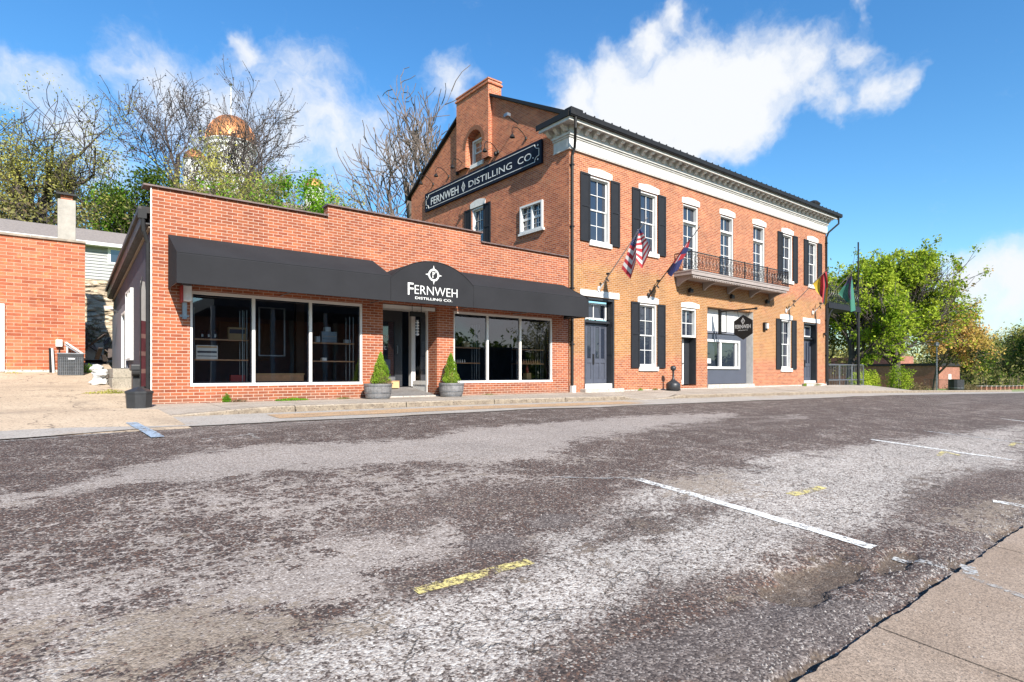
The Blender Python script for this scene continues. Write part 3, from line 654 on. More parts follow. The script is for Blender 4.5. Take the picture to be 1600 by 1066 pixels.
# ------------------------------------------------------------------ building helpers
def wallY(mb, x0, x1, z0, z1, y, holes, th=.3, mi=0, depth=.22, back=True, ml=None):
    """front wall at Y=y facing -Y, with openings (x0,x1,z0,z1[,depth])."""
    xs = sorted(set([x0, x1]+[h[0] for h in holes]+[h[1] for h in holes])); xs = [x for x in xs if x0 <= x <= x1]
    zs = sorted(set([z0, z1]+[h[2] for h in holes]+[h[3] for h in holes])); zs = [z for z in zs if z0 <= z <= z1]
    for a, b in zip(xs, xs[1:]):
        for c, d in zip(zs, zs[1:]):
            mx, mz = (a+b)/2, (c+d)/2
            if any(h[0] < mx < h[1] and h[2] < mz < h[3] for h in holes): continue
            mb.poly([(a,y,c),(b,y,c),(b,y,d),(a,y,d)], mi)
            if back: mb.poly([(a,y+th,c),(a,y+th,d),(b,y+th,d),(b,y+th,c)], mi)
    for h in holes:
        a, b, c, d = h[:4]; e = h[4] if len(h) > 4 else depth
        mb.poly([(a,y,c),(a,y+e,c),(b,y+e,c),(b,y,c)], mi); mb.poly([(a,y,d),(b,y,d),(b,y+e,d),(a,y+e,d)], mi)
        mb.poly([(a,y,c),(a,y,d),(a,y+e,d),(a,y+e,c)], mi); mb.poly([(b,y,c),(b,y+e,c),(b,y+e,d),(b,y,d)], mi)
    return mb
def swapXY(mb, x, start=0):
    """turn a wall built by wallY at y=0 with 'x' meaning world Y into a wall facing -X at X=x"""
    for k in range(start, len(mb.v)):
        a, b, c = mb.v[k]; mb.v[k] = (x+b, a, c)
    return mb
def text_obj(txt, name, width, cap, origin, right, up, mat, parent, weight=0.0, ext=.006, align='LEFT', spacing=1.0):
    cu = bpy.data.curves.new(name, 'FONT'); cu.body = txt; cu.size = 1; cu.extrude = 0; cu.offset = weight; cu.space_character = spacing
    cu.align_x = 'LEFT'; cu.resolution_u = 3
    o = bpy.data.objects.new(name, cu); sc.collection.objects.link(o)
    dg = bpy.context.evaluated_depsgraph_get(); me0 = bpy.data.meshes.new_from_object(o.evaluated_get(dg))
    vs = [v.co.copy() for v in me0.vertices]; fs = [tuple(p.vertices) for p in me0.polygons]
    bpy.data.objects.remove(o); bpy.data.meshes.remove(me0); bpy.data.curves.remove(cu)
    x0 = min(v.x for v in vs); x1 = max(v.x for v in vs); y0 = min(v.y for v in vs); y1 = max(v.y for v in vs)
    right = Vector(right).normalized(); up = Vector(up).normalized(); nrm = right.cross(up); origin = Vector(origin)
    mb = MB()
    for lay in (1,):
        mb.v += [tuple(origin+right*((v.x-x0)/(x1-x0)*width)+up*((v.y-y0)/(y1-y0)*cap)+nrm*ext) for v in vs]
        mb.f += fs; mb.mi += [0]*len(fs)
    return mb.build(name, mat, parent, fixn=False)
def lintelY(x0, x1, z0, z1, camber, y, th=.12):
    mb = MB(); n = 8
    top = [(x1+(x0-x1)*i/n, z1+camber*math.sin(math.pi*i/n)) for i in range(n+1)]
    mb.prism([(x0, z0), (x1, z0)]+top, 'y', y, y+th); return mb
def sash_window(parent, cx, z0, z1, w, y=15.0, rows=2, cols=2, sill=True, lint=True, shutters=False, lz=None, name='window', rec=.16, camber=.07):
    """white double-hung window in an opening of a wall facing -Y"""
    x0, x1 = cx-w/2, cx+w/2; fr = MB(); t = .065
    yo, yi = y+.035, y+rec+.06
    for a, b, c, d in ((x0, x0+t, z0, z1), (x1-t, x1, z0, z1), (x0+t, x1-t, z0, z0+t), (x0+t, x1-t, z1-t, z1)): fr.box(a, b, yo, yi, c, d)
    ix0, ix1, iz0, iz1 = x0+t, x1-t, z0+t, z1-t; zm = (iz0+iz1)/2; ys = y+rec-.02
    s = .045
    for k, (c, d, yy) in enumerate(((iz0, zm+.02, ys+.03), (zm-.02, iz1, ys))):   # two sashes
        fr.box(ix0, ix0+s, yy, yy+.03, c, d); fr.box(ix1-s, ix1, yy, yy+.03, c, d)
        fr.box(ix0+s, ix1-s, yy, yy+.03, c, c+s); fr.box(ix0+s, ix1-s, yy, yy+.03, d-s, d)
        for i in range(1, cols): xx = ix0+(ix1-ix0)*i/cols; fr.box(xx-.012, xx+.012, yy+.004, yy+.024, c+s, d-s)
        for j in range(1, rows): zz = c+(d-c)*j/rows; fr.box(ix0+s, ix1-s, yy+.006, yy+.022, zz-.012, zz+.012)
    f = fr.build(name, M['white'], parent)
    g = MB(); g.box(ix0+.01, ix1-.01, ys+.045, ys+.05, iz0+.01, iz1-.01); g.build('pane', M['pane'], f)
    if sill: MB().box(x0-.05, x1+.05, y-.07, y+.1, z0-.17, z0-.002).build('sill', M['white_trim'], f, bevel=.006)
    if lint:
        q = lz if lz else (z1+.015, z1+.235); lintelY(x0-.1, x1+.1, q[0], q[1], camber, y-.025).build('lintel', M['white_trim'], f)
    if shutters:
        for sx in (x0-.012-.5, x1+.012):
            sh = MB(); a, b = sx, sx+.5; c, d = z0-.05, z1+.02; yy = y-.055
            sh.box(a, b, yy+.018, yy+.04, c, d); fw = .07; m_ = c+(d-c)*.52
            sh.box(a, a+fw, yy, yy+.018, c, d); sh.box(b-fw, b, yy, yy+.018, c, d)
            for u, v in ((c, c+fw), (m_-fw/2, m_+fw/2), (d-fw, d)): sh.box(a+fw, b-fw, yy, yy+.018, u, v)
            sh.build('shutter', M['charcoal'], f)
    return f
# ------------------------------------------------------------------ the low brick shop
X0, X1 = 1.75, 14.44
shop = empty('shop_building', (8, 15, -.69), 'low red brick shop with plate glass windows under a long black awning', 'shop building')
holes = [(2.5, 6.68, -.31, 1.89, .12), (7.28, 9.03, -.69, 1.95, .3), (9.62, 13.68, -.31, 1.89, .12)]
wb = MB()
wallY(wb, X0, X1, -.72, 4.11, 15, holes, .28)
for a, b, z in ((5.71, 10.62, 4.40),):
    wallY(wb, a, b, 4.11, z, 15, [], .28); wb.poly([(a,15,4.11),(a,15.28,4.11),(a,15.28,z),(a,15,z)]); wb.poly([(b,15,4.11),(b,15,z),(b,15.28,z),(b,15.28,4.11)])
wb.poly([(X0,15,-.72),(X0,15,4.11),(X0,15.28,4.11),(X0,15.28,-.72)]); wb.poly([(X1,15,-.72),(X1,15.28,-.72),(X1,15.28,4.11),(X1,15,4.11)])
wb.poly([(9.03,15.3,-.6),(9.03,15.52,-.6),(9.03,15.52,1.95),(9.03,15.3,1.95)]); wb.poly([(7.28,15.3,-.6),(7.28,15.52,-.6),(7.28,15.52,1.95),(7.28,15.3,1.95)])
shop_wall = wb.build('brick_wall', M['shop_brick'], shop)
cp = MB()
def coping(a, b, z):
    x = a
    while x < b-.01:
        e = min(b, x+1.35)
        cp.prism([(14.93, z), (15.34, z), (15.34, z+.035), (15.135, z+.065), (14.93, z+.035)], 'x', x+.006, e-.006)
        cp.prism([(14.92, z-.005), (15.35, z-.005), (15.35, z+.045), (15.135, z+.078), (14.92, z+.045)], 'x', e-.05, e-.0)
        x = e
coping(1.58, 5.70, 4.11); coping(5.68, 10.66, 4.402); coping(10.63, 14.42, 4.11)
cp.build('coping', M['tile_cope'], shop)
# side wall running back along the drive, roof behind
sw = MB(); sw.v = []; 
zt = lambda y: 3.5-(y-15.1)*.068
wallY(sw, 15.28, 25.0, -.75, 2.8, 0, [(18.65, 20.0, .35, 2.3, .12), (20.35, 21.5, .16, 1.82, .1)], .2); swapXY(sw, X0)
sw.prism([(15.28, 2.8), (25.0, 2.8), (25.0, zt(25)), (15.28, zt(15.28))], 'x', X0+.001, X0+.2)
sw.build('side_wall', M['navy'], shop)
lw = MB(); wallY(lw, 17.3, 25.0, -.2, 2.32, 0, [(18.65, 20.0, .35, 2.3, .01), (20.35, 21.5, .16, 1.82, .01)], .008, depth=.0); swapXY(lw, X0-.012)
MB().prism([(17.25,.1),(21.9,.1),(21.9,2.05),(17.25,2.42)], 'x', X0-.02, X0-.0) if False else None
rf = MB(); rf.prism([(15.28, 3.72), (25.2, 3.02), (25.2, 2.92), (15.28, 3.58)], 'x', 1.56, 14.4)
rf.build('roof', M['roof_metal'], shop)
ev = MB(); ev.prism([(15.05, 3.60), (24.9, 2.90), (24.9, 2.62), (15.05, 3.30)], 'x', 1.56, 1.60)
ev.prism([(15.05, 3.28), (24.9, 2.60), (24.9, 2.63), (15.05, 3.31)], 'x', 1.60, 1.75)
ev.prism([(15.05, 3.66), (24.9, 2.95), (24.9, 2.85), (15.05, 3.55)], 'x', 1.50, 1.56)
eo = ev.build('eave_fascia', pm('brown_black_fascia', (.035,.027,.025), .5), shop)
MB().prism([(15.1, 3.22), (24.9, 2.52), (24.9, 2.56), (15.1, 3.26)], 'x', 1.70, 1.745).build('trim_strip', pm('tan_trim', (.36,.27,.19), .6), eo)
dp = MB(); dp.box(1.49, 1.65, 14.95, 15.05, 3.38, 3.58); dp.tube([(1.58,15.0,3.4),(1.60,15.0,3.1),(1.68,15.02,2.85),(1.68,15.02,-.35)], .045, 10)
dp.build('downspout', M['black'], shop)
MB().box(1.725, 1.748, 14.99, 15.02, -.7, 4.1).build('corner_trim', M['cream'], shop)
# side door, side window on the drive
d = MB(); d.box(1.70, 1.76, 20.35, 20.41, .16, 1.82); d.box(1.70, 1.76, 21.40, 21.5, .16, 1.82); d.box(1.70, 1.76, 20.41, 21.4, 1.76, 1.82)
dm = d.build('side_door', M['white'], shop)
MB().box(1.79, 1.83, 20.41, 21.4, .16, 1.76).build('door_leaf', M['navy_grey'], dm)
MB().tube([(1.79, 20.55, .85), (1.74, 20.55, .85)], .03, 8).build('handle', M['steel'], dm)
d = MB()
for a in (18.65, 19.05, 19.35, 19.94): d.box(1.68, 1.78, a, a+.06, .35, 2.3)
d.box(1.68, 1.78, 18.71, 19.94, 2.24, 2.3); d.box(1.68, 1.78, 18.71, 19.94, .35, .41)
dm = d.build('side_window', M['white'], shop); MB().box(1.80, 1.82, 18.66, 19.99, .36, 2.29).build('pane', M['pane'], dm)
MB().box(1.715, 1.748, 17.3, 25.0, -.2, .14).box(1.715, 1.748, 21.52, 25.0, .14, 2.0).box(1.715, 1.748, 20.02, 20.33, .14, 2.05).box(1.715,1.748,20.33,21.52,1.84,2.05).build('painted_band', M['navy_grey'], shop)
# shop fronts
def shopfront(x0, x1, muls, z0=-.31, z1=1.89):
    f = MB(); y0, y1 = 15.02, 15.11; t = .055
    f.box(x0, x1, y0-.03, y1, z0, z0+.07); f.box(x0, x1, y0, y1, z1-.07, z1)
    f.box(x0, x0+t, y0, y1, z0+.07, z1-.07); f.box(x1-t, x1, y0, y1, z0+.07, z1-.07)
    for mx in muls: f.box(mx-.035, mx+.035, y0, y1, z0+.07, z1-.07)
    fo = f.build('shop_window', M['cream'], shop, bevel=.004)
    e = [x0+t]+sum([[m-.035, m+.035] for m in muls], [])+[x1-t]
    for a, b in zip(e[::2], e[1::2]):
        MB().poly([(a, 15.07, z0+.07), (b, 15.07, z0+.07), (b, 15.07, z1-.07), (a, 15.07, z1-.07)]).build('pane', M['clear'], fo)
    for a, b in zip(e[::2], e[1::2]):
        q = MB(); u = .035
        q.box(a, a+u, 15.085, 15.105, z0+.07, z1-.07); q.box(b-u, b, 15.085, 15.105, z0+.07, z1-.07); q.box(a+u, b-u, 15.085, 15.105, z0+.07, z0+.07+u); q.box(a+u, b-u, 15.085, 15.105, z1-.07-u, z1-.07)
        q.build('glazing_bead', M['dark_in'], fo)
    return fo
shopfront(2.5, 6.68, (3.88, 5.27)); shopfront(9.62, 13.68, (10.92, 12.27))
# interior
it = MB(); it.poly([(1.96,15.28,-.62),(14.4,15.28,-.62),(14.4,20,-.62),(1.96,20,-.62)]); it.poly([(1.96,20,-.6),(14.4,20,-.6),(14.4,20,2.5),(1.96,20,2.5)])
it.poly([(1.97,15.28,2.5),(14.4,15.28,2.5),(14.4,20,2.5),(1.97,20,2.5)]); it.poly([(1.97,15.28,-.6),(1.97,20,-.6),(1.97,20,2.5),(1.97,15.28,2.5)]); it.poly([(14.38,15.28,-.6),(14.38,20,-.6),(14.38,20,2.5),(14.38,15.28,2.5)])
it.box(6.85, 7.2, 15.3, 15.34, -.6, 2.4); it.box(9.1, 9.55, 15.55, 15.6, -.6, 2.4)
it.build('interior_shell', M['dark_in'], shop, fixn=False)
wbk = MB(); wbk.box(6.0, 6.25, 18.4, 18.6, -.6, 2.4); wbk.box(4.1, 5.6, 19.8, 19.9, .4, 1.6); wbk.build('interior_column', pm('interior_tan', (.16,.11,.08), .7), shop)
# entrance
en = MB(); en.poly([(7.28,15.0,1.95),(9.03,15.0,1.95),(9.03,16.6,1.95),(7.28,16.6,1.95)]); en.build('entrance_ceiling', M['cream'], shop)
MB().box(7.3, 9.0, 15.05, 15.13, 1.84, 1.94).build('entrance_beam', M['cream'], shop)
en = MB(); en.poly([(7.28,14.98,-.66),(9.03,14.98,-.66),(9.03,16.6,-.44),(7.28,16.6,-.44)]); en.poly([(7.28,14.98,-.70),(9.03,14.98,-.70),(9.03,14.98,-.66),(7.28,14.98,-.66)]); en.build('entrance_floor', concrete('grey_entry_floor', (.25,.235,.23), (.33,.31,.30), 2), shop, fixn=False)
MB().box(7.28, 9.03, 14.93, 14.98, -.71, -.655).build('threshold', M['found'], shop)
# dark door at the back of the entrance
dd = MB(); dd.box(7.3, 7.42, 16.56, 16.64, -.42, 1.95); dd.box(8.44, 8.70, 16.56, 16.64, -.42, 1.95); dd.box(7.42, 8.44, 16.56, 16.64, 1.6, 1.95); dd.box(7.42, 8.44, 16.56, 16.64, -.42, -.1)
do = dd.build('entrance_door', M['door_dark'], shop)
MB().box(7.42, 8.44, 16.60, 16.61, -.1, 1.6).build('pane', M['pane'], do)
MB().tube([(8.50,16.55,.6),(8.50,16.5,.6),(8.50,16.5,.85),(8.50,16.55,.85)], .015, 6).build('handle', M['steel'], do)
MB().box(7.3, 8.45, 16.545, 16.558, -.42, -.12).build('kick_plate', M['steel'], do)
def emblem(c, r, right, up, parent, mat, ext=.008, name='emblem', diamond=False):
    c = Vector(c); right = Vector(right); up = Vector(up); nr = right.cross(up)*ext; mb = MB()
    P = lambda a, b: tuple(c+right*a+up*b+nr)
    n = 28
    def ring(ra, rb, sq=1):
        for i in range(n):
            a, b = 2*math.pi*i/n, 2*math.pi*(i+1)/n
            mb.poly([P(ra*math.cos(a), ra*sq*math.sin(a)), P(rb*math.cos(a), rb*sq*math.sin(a)), P(rb*math.cos(b), rb*sq*math.sin(b)), P(ra*math.cos(b), ra*sq*math.sin(b))])
    if diamond:
        k = [(0, 1), (.62, 0), (0, -1), (-.62, 0)]
        for i in range(4):
            a, b = k[i], k[(i+1) % 4]
            mb.poly([P(a[0]*r, a[1]*r), P(b[0]*r, b[1]*r), P(b[0]*r*.72, b[1]*r*.72), P(a[0]*r*.72, a[1]*r*.72)])
            mb.poly([P(a[0]*r*.58, a[1]*r*.58), P(b[0]*r*.58, b[1]*r*.58), P(b[0]*r*.5, b[1]*r*.5), P(a[0]*r*.5, a[1]*r*.5)])
    else:
        ring(r*.60, r*.66); ring(r*.46, r*.54)
        for k in range(24):
            if k % 2 == 0:
                a, b = 2*math.pi*k/24, 2*math.pi*(k+1)/24
                mb.poly([P(r*.54*math.cos(a), r*.54*math.sin(a)), P(r*.60*math.cos(a), r*.60*math.sin(a)), P(r*.60*math.cos(b), r*.60*math.sin(b)), P(r*.54*math.cos(b), r*.54*math.sin(b))])
    for q in range(4):
        a = q*math.pi/2; w = .10*r
        if not diamond:
            mb.poly([P(math.cos(a)*r*.64-math.sin(a)*w, math.sin(a)*r*.64+math.cos(a)*w), P(math.cos(a)*r*1.03, math.sin(a)*r*1.03), P(math.cos(a)*r*.64+math.sin(a)*w, math.sin(a)*r*.64-math.cos(a)*w)])
    # the small branching mark in the middle
    s = r*(.42 if not diamond else .34)
    for a, b, w in (((-.25, -.75), (-.25, .8), .2), ((-.25, -.1), (.5, .75), .16), ((-.25, .35), (.1, .8), .14)):
        d = Vector((b[0]-a[0], b[1]-a[1])).normalized(); e = (-d.y*w/2*1.2, d.x*w/2*1.2)
        mb.poly([P((a[0]+e[0])*s, (a[1]+e[1])*s), P((a[0]-e[0])*s, (a[1]-e[1])*s), P((b[0]-e[0])*s, (b[1]-e[1])*s), P((b[0]+e[0])*s, (b[1]+e[1])*s)])
    return mb.build(name, mat, parent, fixn=False)
RX, UZ = (1,0,0), (0,0,1)
text_obj('FERNWEH', 'door_lettering', .62, .10, (7.62, 16.595, 1.08), RX, UZ, M['sign_white'], do)
text_obj('Loft', 'door_lettering', .42, .16, (7.75, 16.595, .72), RX, UZ, M['sign_white'], do)
emblem((7.93, 16.595, 1.42), .17, Vector(RX), Vector(UZ), do, M['sign_white'], .004, 'door_emblem')
MB().box(7.98, 8.30, 16.585, 16.597, -.02, .42).build('notice', M['paper_blue'], do); MB().box(7.62, 7.92, 16.585, 16.597, .02, .38).build('notice', M['paper'], do)
# glazed side of the entrance
gs = MB(); gs.box(8.99, 9.06, 15.52, 15.60, -.60, 1.95); gs.box(8.96, 9.08, 16.44, 16.62, -.42, 1.95); gs.box(8.99, 9.06, 15.60, 16.44, -.36, -.24); gs.box(8.99, 9.06, 15.6, 16.44, 1.8, 1.95)
gso = gs.build('entrance_side_window', M['cream'], shop)
MB().box(9.01, 9.05, 15.52, 16.44, -.60, -.365).build('bottom_panel', M['white'], gso)
MB().poly([(9.03,15.6,-.24),(9.03,16.44,-.24),(9.03,16.44,1.8),(9.03,15.6,1.8)]).build('pane', M['clear'], gso, fixn=False)
for (a, b, c, d, m_) in ((15.62,15.95,.55,.98,'paper'),(15.62,16.12,.12,.5,'paper'),(16.15,16.35,-.05,.2,'paper'),(15.98,16.36,-.23,.1,'cardboard')):
    MB().box(9.07, 9.08, a, b, c, d).build('poster', M[m_], gso)
MB().lathe((8.1, 15.7, 1.935), [(.09, .012), (.09, 0), (.06, -.004)], 14).build('downlight', M['white'], shop)
# ------------------------------------------------------------------ awning
aw = empty('awning', (8.2, 15, 2.5), 'long charcoal canvas awning with an arched centre lettered FERNWEH DISTILLING CO.', 'awning')
a = MB(); pr = [(14.99, 3.10), (13.88, 2.55), (13.86, 2.50), (13.86, 1.885), (14.99, 1.885)]
pin = [(14.97, 3.05), (13.92, 2.52), (13.90, 1.885)]
for xa, xb in ((2.06, 6.97), (9.54, 14.2)):
    n = 12
    if xa > 9: a.build('canvas', M['awn'], aw, fixn=False); a = MB()
    for i in range(n):
        p, q = xa+(xb-xa)*i/n, xa+(xb-xa)*(i+1)/n
        for k in range(3):
            sg = lambda x: .012*math.sin((x-xa)/(xb-xa)*n*math.pi)**2 if k == 0 else 0
            a.poly([(p, pr[k][0], pr[k][1]), (q, pr[k][0], pr[k][1]), (q, pr[k+1][0], pr[k+1][1]), (p, pr[k+1][0], pr[k+1][1])])
    for x in ((2.06, 14.2)[xa > 9],):
        e = .1 if x > 10 else 0
        a.poly([(x, y, z) if y > 14 else (x+e, y, z) for y, z in pr])
a.poly([(14.2,13.86,1.885),(14.3,13.86,1.885),(14.3,13.86,2.5),(14.2,13.86,2.5)])
cv = a.build('canvas', M['awn'], aw, fixn=False)
am = MB(); cx, hw, rise, zb = 8.255, 1.305, .55, 2.50; n = 28; arc = []
Rr = (hw*hw+rise*rise)/(2*rise)
for i in range(n+1):
    x = cx-hw+2*hw*i/n; arc.append((x, zb+math.sqrt(max(0, Rr*Rr-(x-cx)**2))-(Rr-rise)))
for (xa, za), (xb, zb_) in zip(arc, arc[1:]):
    am.poly([(xa,13.855,1.885),(xb,13.855,1.885),(xb,13.855,zb_),(xa,13.855,za)]); am.poly([(xa,13.855,za),(xb,13.855,zb_),(xb,14.99,zb_),(xa,14.99,za)])
ac = am.build('arched_canopy', M['awn'], aw, fixn=False)
sm = MB()
for x in (6.95, 9.56): sm.tube([(x, 13.85, 1.89), (x, 13.85, 2.5)], .008, 5)
sm.tube([(xa, 13.853, za) for xa, za in arc], .012, 5); sm.tube([(2.06,13.86,1.89),(14.3,13.86,1.89)], .014, 6)
sm.tube([(2.06,13.87,2.53),(6.95,13.87,2.53)], .008, 5); sm.tube([(9.56,13.87,2.53),(14.3,13.87,2.53)], .008, 5)
sm.build('seam', M['awn'], aw)
fm = MB()
for x in (2.1, 4.5, 6.9, 9.6, 11.9, 14.2): fm.tube([(x, 14.97, 1.93), (x, 13.9, 1.93)], .014, 6); fm.tube([(x, 13.9, 1.9), (x, 13.9, 2.5)], .012, 6)
fm.tube([(2.1,13.9,1.92),(14.2,13.9,1.92)], .014, 6)
fm.build('awning_frame', M['steel'], aw)
A = 13.852
text_obj('F', 'lettering', .17, .325, (7.44, A, 2.085), RX, UZ, M['sign_white'], ac, .004)
text_obj('ERNWEH', 'lettering', 1.36, .235, (7.645, A, 2.125), RX, UZ, M['sign_white'], ac, -.006)
text_obj('DISTILLING CO.', 'lettering', 1.17, .068, (7.66, A, 1.985), RX, UZ, M['sign_white'], ac, .012)
emblem((8.235, A, 2.685), .26, Vector(RX), Vector(UZ), ac, M['sign_white'], .004)
# ------------------------------------------------------------------ the two-storey brick building
B = empty('brick_building', (24.5, 15, -.7), 'old two storey orange brick building with white bracketed cornice, dark shutters and an iron balcony', 'building')
BX0, BX1 = 14.5, 34.85
UP = [16.08+2.853*i for i in range(7)]
hol = []
for i, c in enumerate(UP):
    if i in (2, 3, 4): hol.append((c-.55, c+.55, 4.28, 7.28, .22))
    else: hol.append((c-.55, c+.55, 4.86, 7.28, .22))
hol += [(18.33, 19.45, .25, 2.79, .22), (29.66, 30.74, .22, 2.79, .22)]
hol += [(15.25, 16.88, -.58, 2.80, .42), (21.13, 22.2, -.55, 2.80, .42), (23.04, 26.92, -.66, 2.98, .42), (32.16, 33.78, -.55, 2.76, .42)]
wb = MB(); wallY(wb, BX0, BX1, -.9, 8.3, 15, hol, .35)
wb.poly([(BX1,15,-.9),(BX1,26.6,-.9),(BX1,26.6,9.1),(BX1,20.8,12.1),(BX1,15,9.1)])
wb.poly([(BX0,15,-.9),(BX0,15.35,-.9),(BX0,15.35,8.3),(BX0,15,8.3)])
wb.build('front_wall', M['front_brick'], B, fixn=False)
zr = lambda y: 9.13+(y-15)*.525 if y < 20.8 else 12.17-(y-20.8)*.54
gb = MB()
wallY(gb, 15.0, 26.6, -.9, 8.9, 0, [(16.4, 17.72, 5.45, 6.5, .16), (20.22, 21.14, 5.2, 7.2, .16)], .3)
swapXY(gb, BX0-.004)
st = frange(15.0, 26.6, .4)
for p, q in zip(st, st[1:]):
    if q <= 20.2 or p >= 21.25: gb.poly([(BX0-.004,p,8.9),(BX0-.004,q,8.9),(BX0-.004,q,zr(q)),(BX0-.004,p,zr(p))])
    else: gb.poly([(BX0-.004,p,10.55),(BX0-.004,q,10.55),(BX0-.004,q,zr(q)),(BX0-.004,p,zr(p))]); gb.poly([(BX0-.004,p,8.9),(BX0-.004,q,8.9),(BX0-.004,q,9.0),(BX0-.004,p,9.0)])
gb.poly([(BX0+.16,20.0,8.95),(BX0+.16,21.5,8.95),(BX0+.16,21.5,10.6),(BX0+.16,20.0,10.6)])
gb.build('gable_wall', M['gable_brick'], B, fixn=False)
# projecting chimney breast with the arched attic recess
cb = MB(); xa = 14.30; yl, yr = 22.07, 19.64
zs = 8.98; ac_y, ac_r, ac_z = 20.72, .62, 9.85; n = 16
pts = [(yr, zs+.75), (yr, 12.0), (yl, 12.0), (yl, zs+.35)]
arcp = [(ac_y+ac_r*math.cos(math.pi*i/n), ac_z+ac_r*math.sin(math.pi*i/n)) for i in range(n+1)]
# front face of the breast pieced round the arch
def bq(a, b, c, d): cb.poly([(xa, a, c), (xa, b, c), (xa, b, d), (xa, a, d)])
bq(yr, ac_y-ac_r, 9.05, 12.0); bq(ac_y+ac_r, yl, 9.05, 12.0)
for (ya, za), (yb, zb2) in zip(arcp, arcp[1:]):
    cb.poly([(xa, ya, za), (xa, yb, zb2), (xa, yb, 12.0), (xa, ya, 12.0)])
    cb.poly([(xa, ya, za), (xa, yb, zb2), (BX0+.15, yb, zb2), (BX0+.15, ya, za)])
for yy in (ac_y-ac_r, ac_y+ac_r): cb.poly([(xa, yy, 9.05), (xa, yy, ac_z), (BX0+.15, yy, ac_z), (BX0+.15, yy, 9.05)])
cb.poly([(xa,yr,9.05),(xa,yr,12.0),(BX0,yr,12.0),(BX0,yr,9.05)]); cb.poly([(xa,yl,9.05),(xa,yl,12.0),(BX0,yl,12.0),(BX0,yl,9.05)])
cb.box(xa, 14.98, yr, yl, 12.0, 12.28); cb.box(BX0-.003, 14.98, yr, yl, 11.2, 12.0); cb.box(xa-.05, 15.02, yr-.05, yl+.05, 12.1, 12.18); cb.box(xa-.03, 15.0, yr-.03, yl+.03, 12.28, 12.34)
cb.build('chimney', M['gable_brick'], B, fixn=False)
ar = MB()
for i in range(n):
    a, b = math.pi*i/n, math.pi*(i+1)/n
    for r0, r1 in ((ac_r+.005, ac_r+.19),):
        ar.poly([(xa-.012, ac_y+r0*math.cos(a), ac_z+r0*math.sin(a)), (xa-.012, ac_y+r1*math.cos(a), ac_z+r1*math.sin(a)), (xa-.012, ac_y+r1*math.cos(b), ac_z+r1*math.sin(b)), (xa-.012, ac_y+r0*math.cos(b), ac_z+r0*math.sin(b))])
ar.build('arch_ring', pm('arch_brick', (.30,.12,.06), .85, var=.35, scale=14, bmp=.6), B, fixn=False)
# windows: build one of each kind, copy the rest
w0 = sash_window(B, UP[0], 4.86, 7.28, 1.1, shutters=True)
for i in (1, 5, 6): copy_tree(w0, (UP[i]-UP[0], 0, 0))
wl0 = sash_window(B, 18.89, .25, 2.79, 1.12, shutters=True); copy_tree(wl0, (30.2-18.89, 0, -.01))
def french(cx, z0, z1, zt_, zs_=None):
    x0, x1 = cx-.55, cx+.55; t = .06; f = MB(); y, yi = 15.035, 15.22
    for a, b, c, d in ((x0,x0+t,z0,z1),(x1-t,x1,z0,z1),(x0+t,x1-t,z1-t,z1),(x0+t,x1-t,zt_,zt_+.09)): f.box(a,b,y,yi,c,d)
    ys = 15.17; xm = (x0+x1)/2
    f.box(xm-.014, xm+.014, ys, ys+.02, zt_+.09, z1-t); f.box(x0+t, x1-t, ys-.01, ys+.03, z0, z0+.12)
    f.box(x0+t, x0+t+.06, ys-.01, ys+.03, z0+.12, zt_); f.box(x1-t-.09, x1-t, ys-.01, ys+.03, z0+.12, zt_); f.box(x0+t+.06, x1-t-.09, ys-.01, ys+.03, zt_-.08, zt_)
    f.box(xm-.016, xm+.016, ys, ys+.02, z0+.12, zt_-.08)
    for j in range(1, 4): zz = z0+.12+(zt_-.2-z0)*j/4; f.box(x0+t+.06, x1-t-.09, ys+.003, ys+.017, zz-.013, zz+.013)
    o = f.build('balcony_door', M['white'], B); MB().box(x0+t, x1-t, ys+.03, ys+.036, z0+.05, z1-t).build('pane', M['pane'], o)
    lintelY(x0-.1, x1+.1, 7.295, 7.515, .07, 14.975).build('lintel', M['white_trim'], o)
    MB().box(x0-.05, x1+.05, 14.95, 15.2, z0-.12, z0-.005).build('sill', M['white_trim'], o); return o
f0 = french(UP[2], 4.42, 7.28, 6.5); copy_tree(f0, (UP[3]-UP[2], 0, 0)); copy_tree(f0, (UP[4]-UP[2], 0, 0))
# gable windows face -X: build with wall at y=0 then turn
def turn(o, x):
    for ob in [o]+kids(o):
        off = BASE[ob.name]
        for v in ob.data.vertices:
            a, b, c = v.co+off; v.co = Vector((x+b, a, c))-off
        ob.data.flip_normals()
    return o
g1 = turn(sash_window(B, 20.68, 5.2, 7.18, .92, y=0, shutters=True, lz=(7.2, 7.42), camber=.1), BX0-.004)
g2 = turn(sash_window(B, 20.72, 9.10, 10.16, .84, y=0, lint=False), BX0+.0)
# the square white pair of casements
f = MB(); t = .07; 
f.box(14.42,14.6,16.4,16.47,5.45,6.5); f.box(14.42,14.6,17.65,17.72,5.45,6.5); f.box(14.42,14.6,16.47,17.65,6.43,6.5); f.box(14.42,14.6,16.47,17.65,5.45,5.52); f.box(14.47,14.6,17.02,17.10,5.52,6.43)
f.box(14.53,14.58,16.47,17.02,5.93,6.02); f.box(14.53,14.58,17.10,17.65,5.93,6.02)
for a in (16.745, 17.375): f.box(14.55,14.57,a-.012,a+.012,5.52,6.43)
for z in (5.73, 6.22): f.box(14.552,14.568,16.47,17.65,z-.012,z+.012)
o = f.build('casement_window', M['white'], B); MB().box(14.585,14.59,16.45,17.68,5.5,6.45).build('pane', M['pane'], o)
MB().box(14.40,14.56,16.32,17.80,5.36,5.445).build('sill', M['white_trim'], o)
